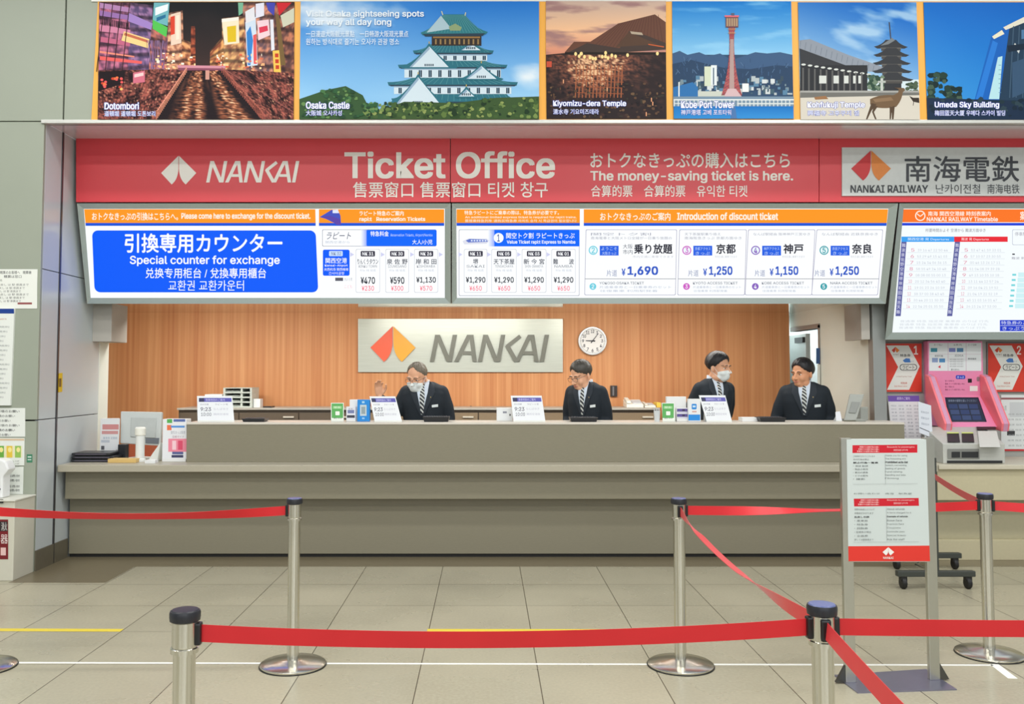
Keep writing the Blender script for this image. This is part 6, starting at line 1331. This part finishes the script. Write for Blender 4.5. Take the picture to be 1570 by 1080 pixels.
def person(label, x, y, rotz, s=1.0, head=(0, 0, 0), hoff=(0, 0, 0), lean=0.0, hair=None, haircol=(30, 30, 34), mask=True, glasses=False, arms=None, skin=SKIN, badge=True, side_lean=0.0, smile=False, hand_up=None, wd=1.0):
    t = thing('person', label, 'person', (x, y, 0), rotz, group='clerks behind the counter')
    def bend(p):
        p = Vector(p); k = max(0, p.z-.92); return Vector((p.x*wd+side_lean*k, p.y-lean*k, p.z-.5*lean*lean*k))*s
    hc = bend((0, -.025, 1.585))+Vector(hoff)
    MH = Matrix.Translation(hc) @ Euler(head, 'XYZ').to_matrix().to_4x4() @ Matrix.Scale(s*1.11, 4)
    arms = arms or [((.222, .03, 1.14), (.19, -.12, .99)), ((-.222, .03, 1.14), (-.19, -.12, .99))]
    # ---- one continuous body
    mb = MB(); head_shapes(mb, MH)
    chain(mb, [MH @ Vector((0, .02, -.06)), bend((0, .02, 1.46)), bend((0, .02, 1.36))], [.053*s, .056*s, .075*s], 18)
    chain(mb, [bend((0, .01, 1.36)), bend((0, .01, 1.15)), bend((0, 0, .95))], [.125*s, .12*s, .13*s], 20)
    chain(mb, [bend((-.15, .01, 1.39)), bend((.15, .01, 1.39))], [.06*s, .06*s], 14)
    for (el, wr), sg_ in zip(arms, (1, -1)):
        chain(mb, [bend((sg_*.155, .01, 1.39)), bend(el), bend(wr)], [.05*s, .038*s, .027*s], 14)
        d = (bend(wr)-bend(el)).normalized()
        if hand_up and sg_ == hand_up[0]: hand_shapes(mb, bend(wr), hand_up[1], hand_up[2], .4, hand_up[3], 1.08*s)
        else: hand_shapes(mb, bend(wr), d, (0, -.2, -1) if abs(d.z) < .8 else (0, 1, 0), .45, sg_, s)
    for sg_ in (-1, 1):
        chain(mb, [bend((sg_*.09, 0, .92)), Vector((sg_*.10, -.01, .5))*s, Vector((sg_*.105, .02, .09))*s, Vector((sg_*.11, -.10, .045))*s], [.085*s, .058*s, .042*s, .038*s], 16)
    body_me = remeshed(mb, .0062, 4)
    body = link('body', body_me, skin, t)
    tree = bvh(body_me)
    # ---- jacket
    mb = MB(); rings = []
    for z, a, b2, yc in ((.74, .205, .13, .0), (.9, .192, .125, .0), (1.05, .182, .118, .0), (1.18, .192, .122, .0), (1.29, .208, .126, .0), (1.37, .212, .116, .004), (1.425, .186, .098, .010), (1.455, .14, .082, .014), (1.48, .085, .068, .018)):
        ring = []
        for i in range(40):
            an = 2*math.pi*i/40; cx_, sx_ = math.cos(an), math.sin(an); e_ = .8
            ring.append(mb.bm.verts.new(bend((a*math.copysign(abs(cx_)**e_, cx_), yc+b2*math.copysign(abs(sx_)**e_, sx_), z))))
        rings.append(ring)
    for A, B2 in zip(rings, rings[1:]):
        for i in range(40): mb.bm.faces.new([A[i], A[(i+1) % 40], B2[(i+1) % 40], B2[i]])
    mb.bm.faces.new(rings[0][::-1]); mb.bm.faces.new(rings[-1])
    for (el, wr), sg_ in zip(arms, (1, -1)):
        e2_ = Vector(el); w2_ = Vector(wr); w2_ = w2_+(e2_-w2_).normalized()*.03
        chain(mb, [bend((sg_*.158, .006, 1.378)), bend((Vector((sg_*.185, .01, 1.34))+e2_)/2), bend(el), bend(w2_)], [.072*s, .066*s, .056*s, .043*s], 18)
    jm = remeshed(mb, .009, 4); link('jacket', jm, SUIT, t); jt = bvh(jm)
    # shirt V, tie and lapels laid onto the chest
    def patch(name, left, right, off, m_, nz_=14, nx=8, thick=.003, tr=None):
        """left and right edges as (x, z) polylines from top to bottom"""
        def along(pl, q):
            q *= len(pl)-1; i = min(int(q), len(pl)-2); f = q-i; return (pl[i][0]*(1-f)+pl[i+1][0]*f, pl[i][1]*(1-f)+pl[i+1][1]*f)
        F_, Bk = [], []
        for j in range(nz_+1):
            l, r_ = along(left, j/nz_), along(right, j/nz_); ra, rb = [], []
            for i in range(nx+1):
                u = i/nx; px_, pz_ = l[0]+(r_[0]-l[0])*u, l[1]+(r_[1]-l[1])*u
                w0 = bend((px_, 0, pz_)); hit = (tr or jt).ray_cast(Vector((w0.x, w0.y-1.0, w0.z)), Vector((0, 1, 0)))
                yy = hit[0].y if hit[0] is not None else w0.y-.05
                edge = .6+.4*math.sin(math.pi*min(1, max(0, u)))
                ra.append(Vector((w0.x, yy-off*edge-thick, w0.z))); rb.append(Vector((w0.x, yy-off*.2, w0.z)))
            F_.append(ra); Bk.append(rb)
        g_ = MB(); g_.grid(F_); g_.grid(Bk)
        n = len(F_)-1
        for A, B2 in ((F_[0], Bk[0]), (F_[n], Bk[n]), ([r[0] for r in F_], [r[0] for r in Bk]), ([r[-1] for r in F_], [r[-1] for r in Bk])): g_.grid([A, B2])
        bmesh.ops.remove_doubles(g_.bm, verts=g_.bm.verts, dist=1e-5); return g_.build(name, m_, t, True)
    patch('shirt', [(-.062, 1.478), (-.05, 1.38), (-.004, 1.175)], [(.062, 1.478), (.05, 1.38), (.004, 1.175)], .003, SHIRT)
    patch('tie', [(-.021, 1.468), (-.014, 1.435), (-.024, 1.33), (-.012, 1.18)], [(.021, 1.468), (.014, 1.435), (.024, 1.33), (.012, 1.18)], .009, TIE, 16, 5)
    for sg_ in (1, -1):
        patch('lapel', [(sg_*.058, 1.485), (sg_*.048, 1.38), (0, 1.165)], [(sg_*.10, 1.462), (sg_*.112, 1.385), (sg_*.018, 1.165)], .006, LAPEL, 14, 5, .004)
        patch('pocket_flap', [(sg_*.085, 1.06), (sg_*.085, 1.035)], [(sg_*.15, 1.06), (sg_*.15, 1.035)], .003, LAPEL, 3, 4)
    if badge:
        patch('name_badge', [(.088, 1.268), (.088, 1.244)], [(.142, 1.274), (.142, 1.25)], .004, MASK, 2, 4)
        patch('lapel_pin', [(.070, 1.345), (.070, 1.333)], [(.082, 1.345), (.082, 1.333)], .009, mat('brass_pin', (180, 160, 110), .3, .7), 2, 2)
    # shirt collar
    nb_ = bend((0, .02, 1.472)).lerp(MH @ Vector((0, .02, -.06)), .2); mb = MB(); rows = []
    for z_, r_ in ((-.012, .062), (.022, .0585), (.026, .0565), (.022, .055), (-.01, .057)):
        rows.append([Vector((nb_.x+r_*s*1.04*math.sin(a_), nb_.y-r_*s*1.1*math.cos(a_), nb_.z+(z_+(.003 if z_ > 0 else 0)*(1-math.cos(a_))-.018*max(0, math.cos(a_)))*s)) for a_ in [2*math.pi*i/36 for i in range(37)]])
    mb.grid(rows); bmesh.ops.remove_doubles(mb.bm, verts=mb.bm.verts, dist=1e-5); mb.build('shirt_collar', SHIRT, t, True)
    # trousers and shoes
    mb = MB()
    for sg_ in (-1, 1): chain(mb, [bend((sg_*.09, 0, .93)), Vector((sg_*.10, -.01, .5))*s, Vector((sg_*.105, .02, .09))*s], [.112*s, .085*s, .07*s], 16)
    link('trousers', remeshed(mb, .016, 3), TROU, t)
    for sg_ in (-1, 1):
        mb = MB(); mb.ball(Vector((sg_*.108, .01, .05))*s, (.052*s, .075*s, .05*s)); mb.ball(Vector((sg_*.11, -.1, .036))*s, (.05*s, .09*s, .036*s)); link('shoe', remeshed(mb, .01, 2), SHOE, t)
    # ---- face
    HR = MH.to_3x3()
    HC = mat('hair_%d_%d_%d' % haircol, haircol, .45, vary=.25, scale=90, stretch=(1, 1, .3))
    if hair: hair_mesh(MH, *hair).build('hair', HC, t, True)
    def onface(xx, zz2, off):
        o_ = MH @ Vector((xx, -.4, zz2)); dr = HR @ Vector((0, 1, 0)); hit = tree.ray_cast(o_, dr.normalized())
        p = hit[0] if hit[0] is not None else MH @ Vector((xx, -.08, zz2)); return p-dr.normalized()*off
    for sg_ in (-1, 1):
        c_ = onface(sg_*.031, .000, -.006)
        e_ = MB().ball(c_, (.0128*s, .0072*s, .0054*s), HR).build('eye', EYEW, t, True)
        MB().ball(c_-HR @ Vector((0, .0062, .0)), (.0054*s, .0030*s, .0054*s), HR).build('iris', IRIS, e_, True)
        rows = [[onface(sg_*(.014+.036*i/8), .012+.006*math.sin(math.pi*i/8)*.8+dz_, .001) for i in range(9)] for dz_ in (.0, -.0035)]
        mb = MB(); mb.grid(rows); mb.build('eyelid', skin, e_, True)
        mb = MB(); pth = [onface(sg_*(.013+.040*i/6), .021+.006*math.sin(math.pi*(i+.6)/6.6), .001) for i in range(7)]; mb.tube(pth, [.0022, .0034, .0038, .0036, .003, .0024, .0014], 8); mb.build('eyebrow', HC, t, True)
    if not mask:
        for dz_, r_ in ((.0035, .0032), (-.0035, .0040)):
            pth = [onface(-.024+.048*i/8, -.060+dz_+(.009*(abs(i-4)/4)**2 if smile else -.002*(abs(i-4)/4)**2), .0008) for i in range(9)]
            MB().tube(pth, [r_*(.3+.7*math.sin(math.pi*(i+.3)/8.6)) for i in range(9)], 8).build('lip', LIP, t, True)
    else:
        rows, rb = [], []
        for j in range(11):
            v = j/10; ra, rc_ = [], []
            for i in range(23):
                u = i/22*2-1; az = u*1.12; zt_ = -.012-.022*abs(u)**1.6; zb_ = -.112+.040*abs(u)**1.8; zz2 = zt_+(zb_-zt_)*v
                o_ = MH @ Vector((.4*math.sin(az), .0-.4*math.cos(az), zz2)); ctr_ = MH @ Vector((0, -.0, zz2)); dr = (ctr_-o_).normalized(); hit = tree.ray_cast(o_, dr)
                p = hit[0] if hit[0] is not None and (hit[0]-ctr_).length < .14*s else MH @ Vector((.055*math.sin(az), -.075*math.cos(az), zz2))
                bul = (.004+.007*(1-u*u)*math.sin(math.pi*v))*s
                ra.append(p-dr*bul); rc_.append(p-dr*(bul-.0025))
            rows.append(ra); rb.append(rc_)
        mb = MB(); mb.grid(rows); mb.grid(rb)
        for A, B2 in ((rows[0], rb[0]), (rows[-1], rb[-1]), ([r[0] for r in rows], [r[0] for r in rb]), ([r[-1] for r in rows], [r[-1] for r in rb])): mb.grid([A, B2])
        bmesh.ops.remove_doubles(mb.bm, verts=mb.bm.verts, dist=1e-5); mk = mb.build('face_mask', MASK, t, True)
        for i_, sg_ in ((0, -1), (-1, 1)):
            mb = MB(); mb.tube([rows[1][i_], MH @ Vector((sg_*.081, .0, .006)), MH @ Vector((sg_*.082, .024, -.002)), MH @ Vector((sg_*.080, .02, -.034)), rows[9][i_]], .0016, 6); mb.build('ear_loop', MASK, mk, True)
    if glasses:
        mb = MB(); yv = -.104
        for sg_ in (-1, 1):
            pth = [MH @ Vector((sg_*.032+.025*math.copysign(abs(math.cos(a_))**.6, math.cos(a_)), yv+.004*abs(math.cos(a_)), -.002+.017*math.copysign(abs(math.sin(a_))**.6, math.sin(a_)))) for a_ in [2*math.pi*i/24 for i in range(25)]]
            mb.tube(pth, .0016*s, 6, False); mb.tube([MH @ Vector((sg_*.057, yv+.005, .006)), MH @ Vector((sg_*.078, -.04, .008)), MH @ Vector((sg_*.082, .014, .008)), MH @ Vector((sg_*.08, .03, -.008))], .0017*s, 6)
        mb.tube([MH @ Vector((-.008, yv, .004)), MH @ Vector((.008, yv, .004))], .0016*s, 6); mb.build('glasses', GLS, t, True)
    return t
GREY = (112, 104, 90)
p = at(650, 640, 8.25)
person('clerk in mask and glasses with thin greying hair and raised hand', p.x, 8.25, math.radians(-4), .965, (.30, .04, -.30), (-.058, -.03, -.065), .0, (.62, 1.95, 2.5, .008, .003, .4, 3), GREY, True, True,
       [((.232, .02, 1.14), (.19, -.12, 1.0)), ((-.275, -.02, 1.15), (-.385, -.13, 1.345))], hand_up=(-1, (-.1, -.25, 1), (.5, -.8, .2), 1), wd=1.02)
p = at(900, 640, 8.25)
person('bareheaded clerk without mask, in glasses, looking down to the left', p.x, 8.25, math.radians(-24), .965, (.36, .0, -.50), (-.03, -.02, -.045), .05, (1.02, 2.05, 2.6, .013, .002, .2, 5), (62, 60, 54), False, True, wd=.84)
p = at(1094, 640, 8.35)
person('masked clerk with black hair, face turned to the right', p.x, 8.35, math.radians(12), .985, (.12, .0, .62), (.02, -.02, -.005), .0, (1.02, 2.05, 2.6, .016, .002, .9, 7), (28, 29, 33), True, False,
       [((.225, .12, 1.14), (.12, .2, .98)), ((-.235, .12, 1.14), (-.12, .2, .98))], badge=False, side_lean=.02, wd=.84)
p = at(1234, 640, 8.28)
person('smiling clerk with black hair and no mask, rightmost, turned left', p.x, 8.28, math.radians(-20), .965, (.10, .0, -.62), (-.015, -.0, -.03), .0, (1.0, 2.0, 2.55, .017, .002, 1.6, 9), (26, 26, 30), False, False, skin=SKIN2, smile=True,
       arms=[((.225, .04, 1.14), (.19, -.12, 1.0)), ((-.255, -.0, 1.14), (-.27, -.14, .98))], wd=1.0)
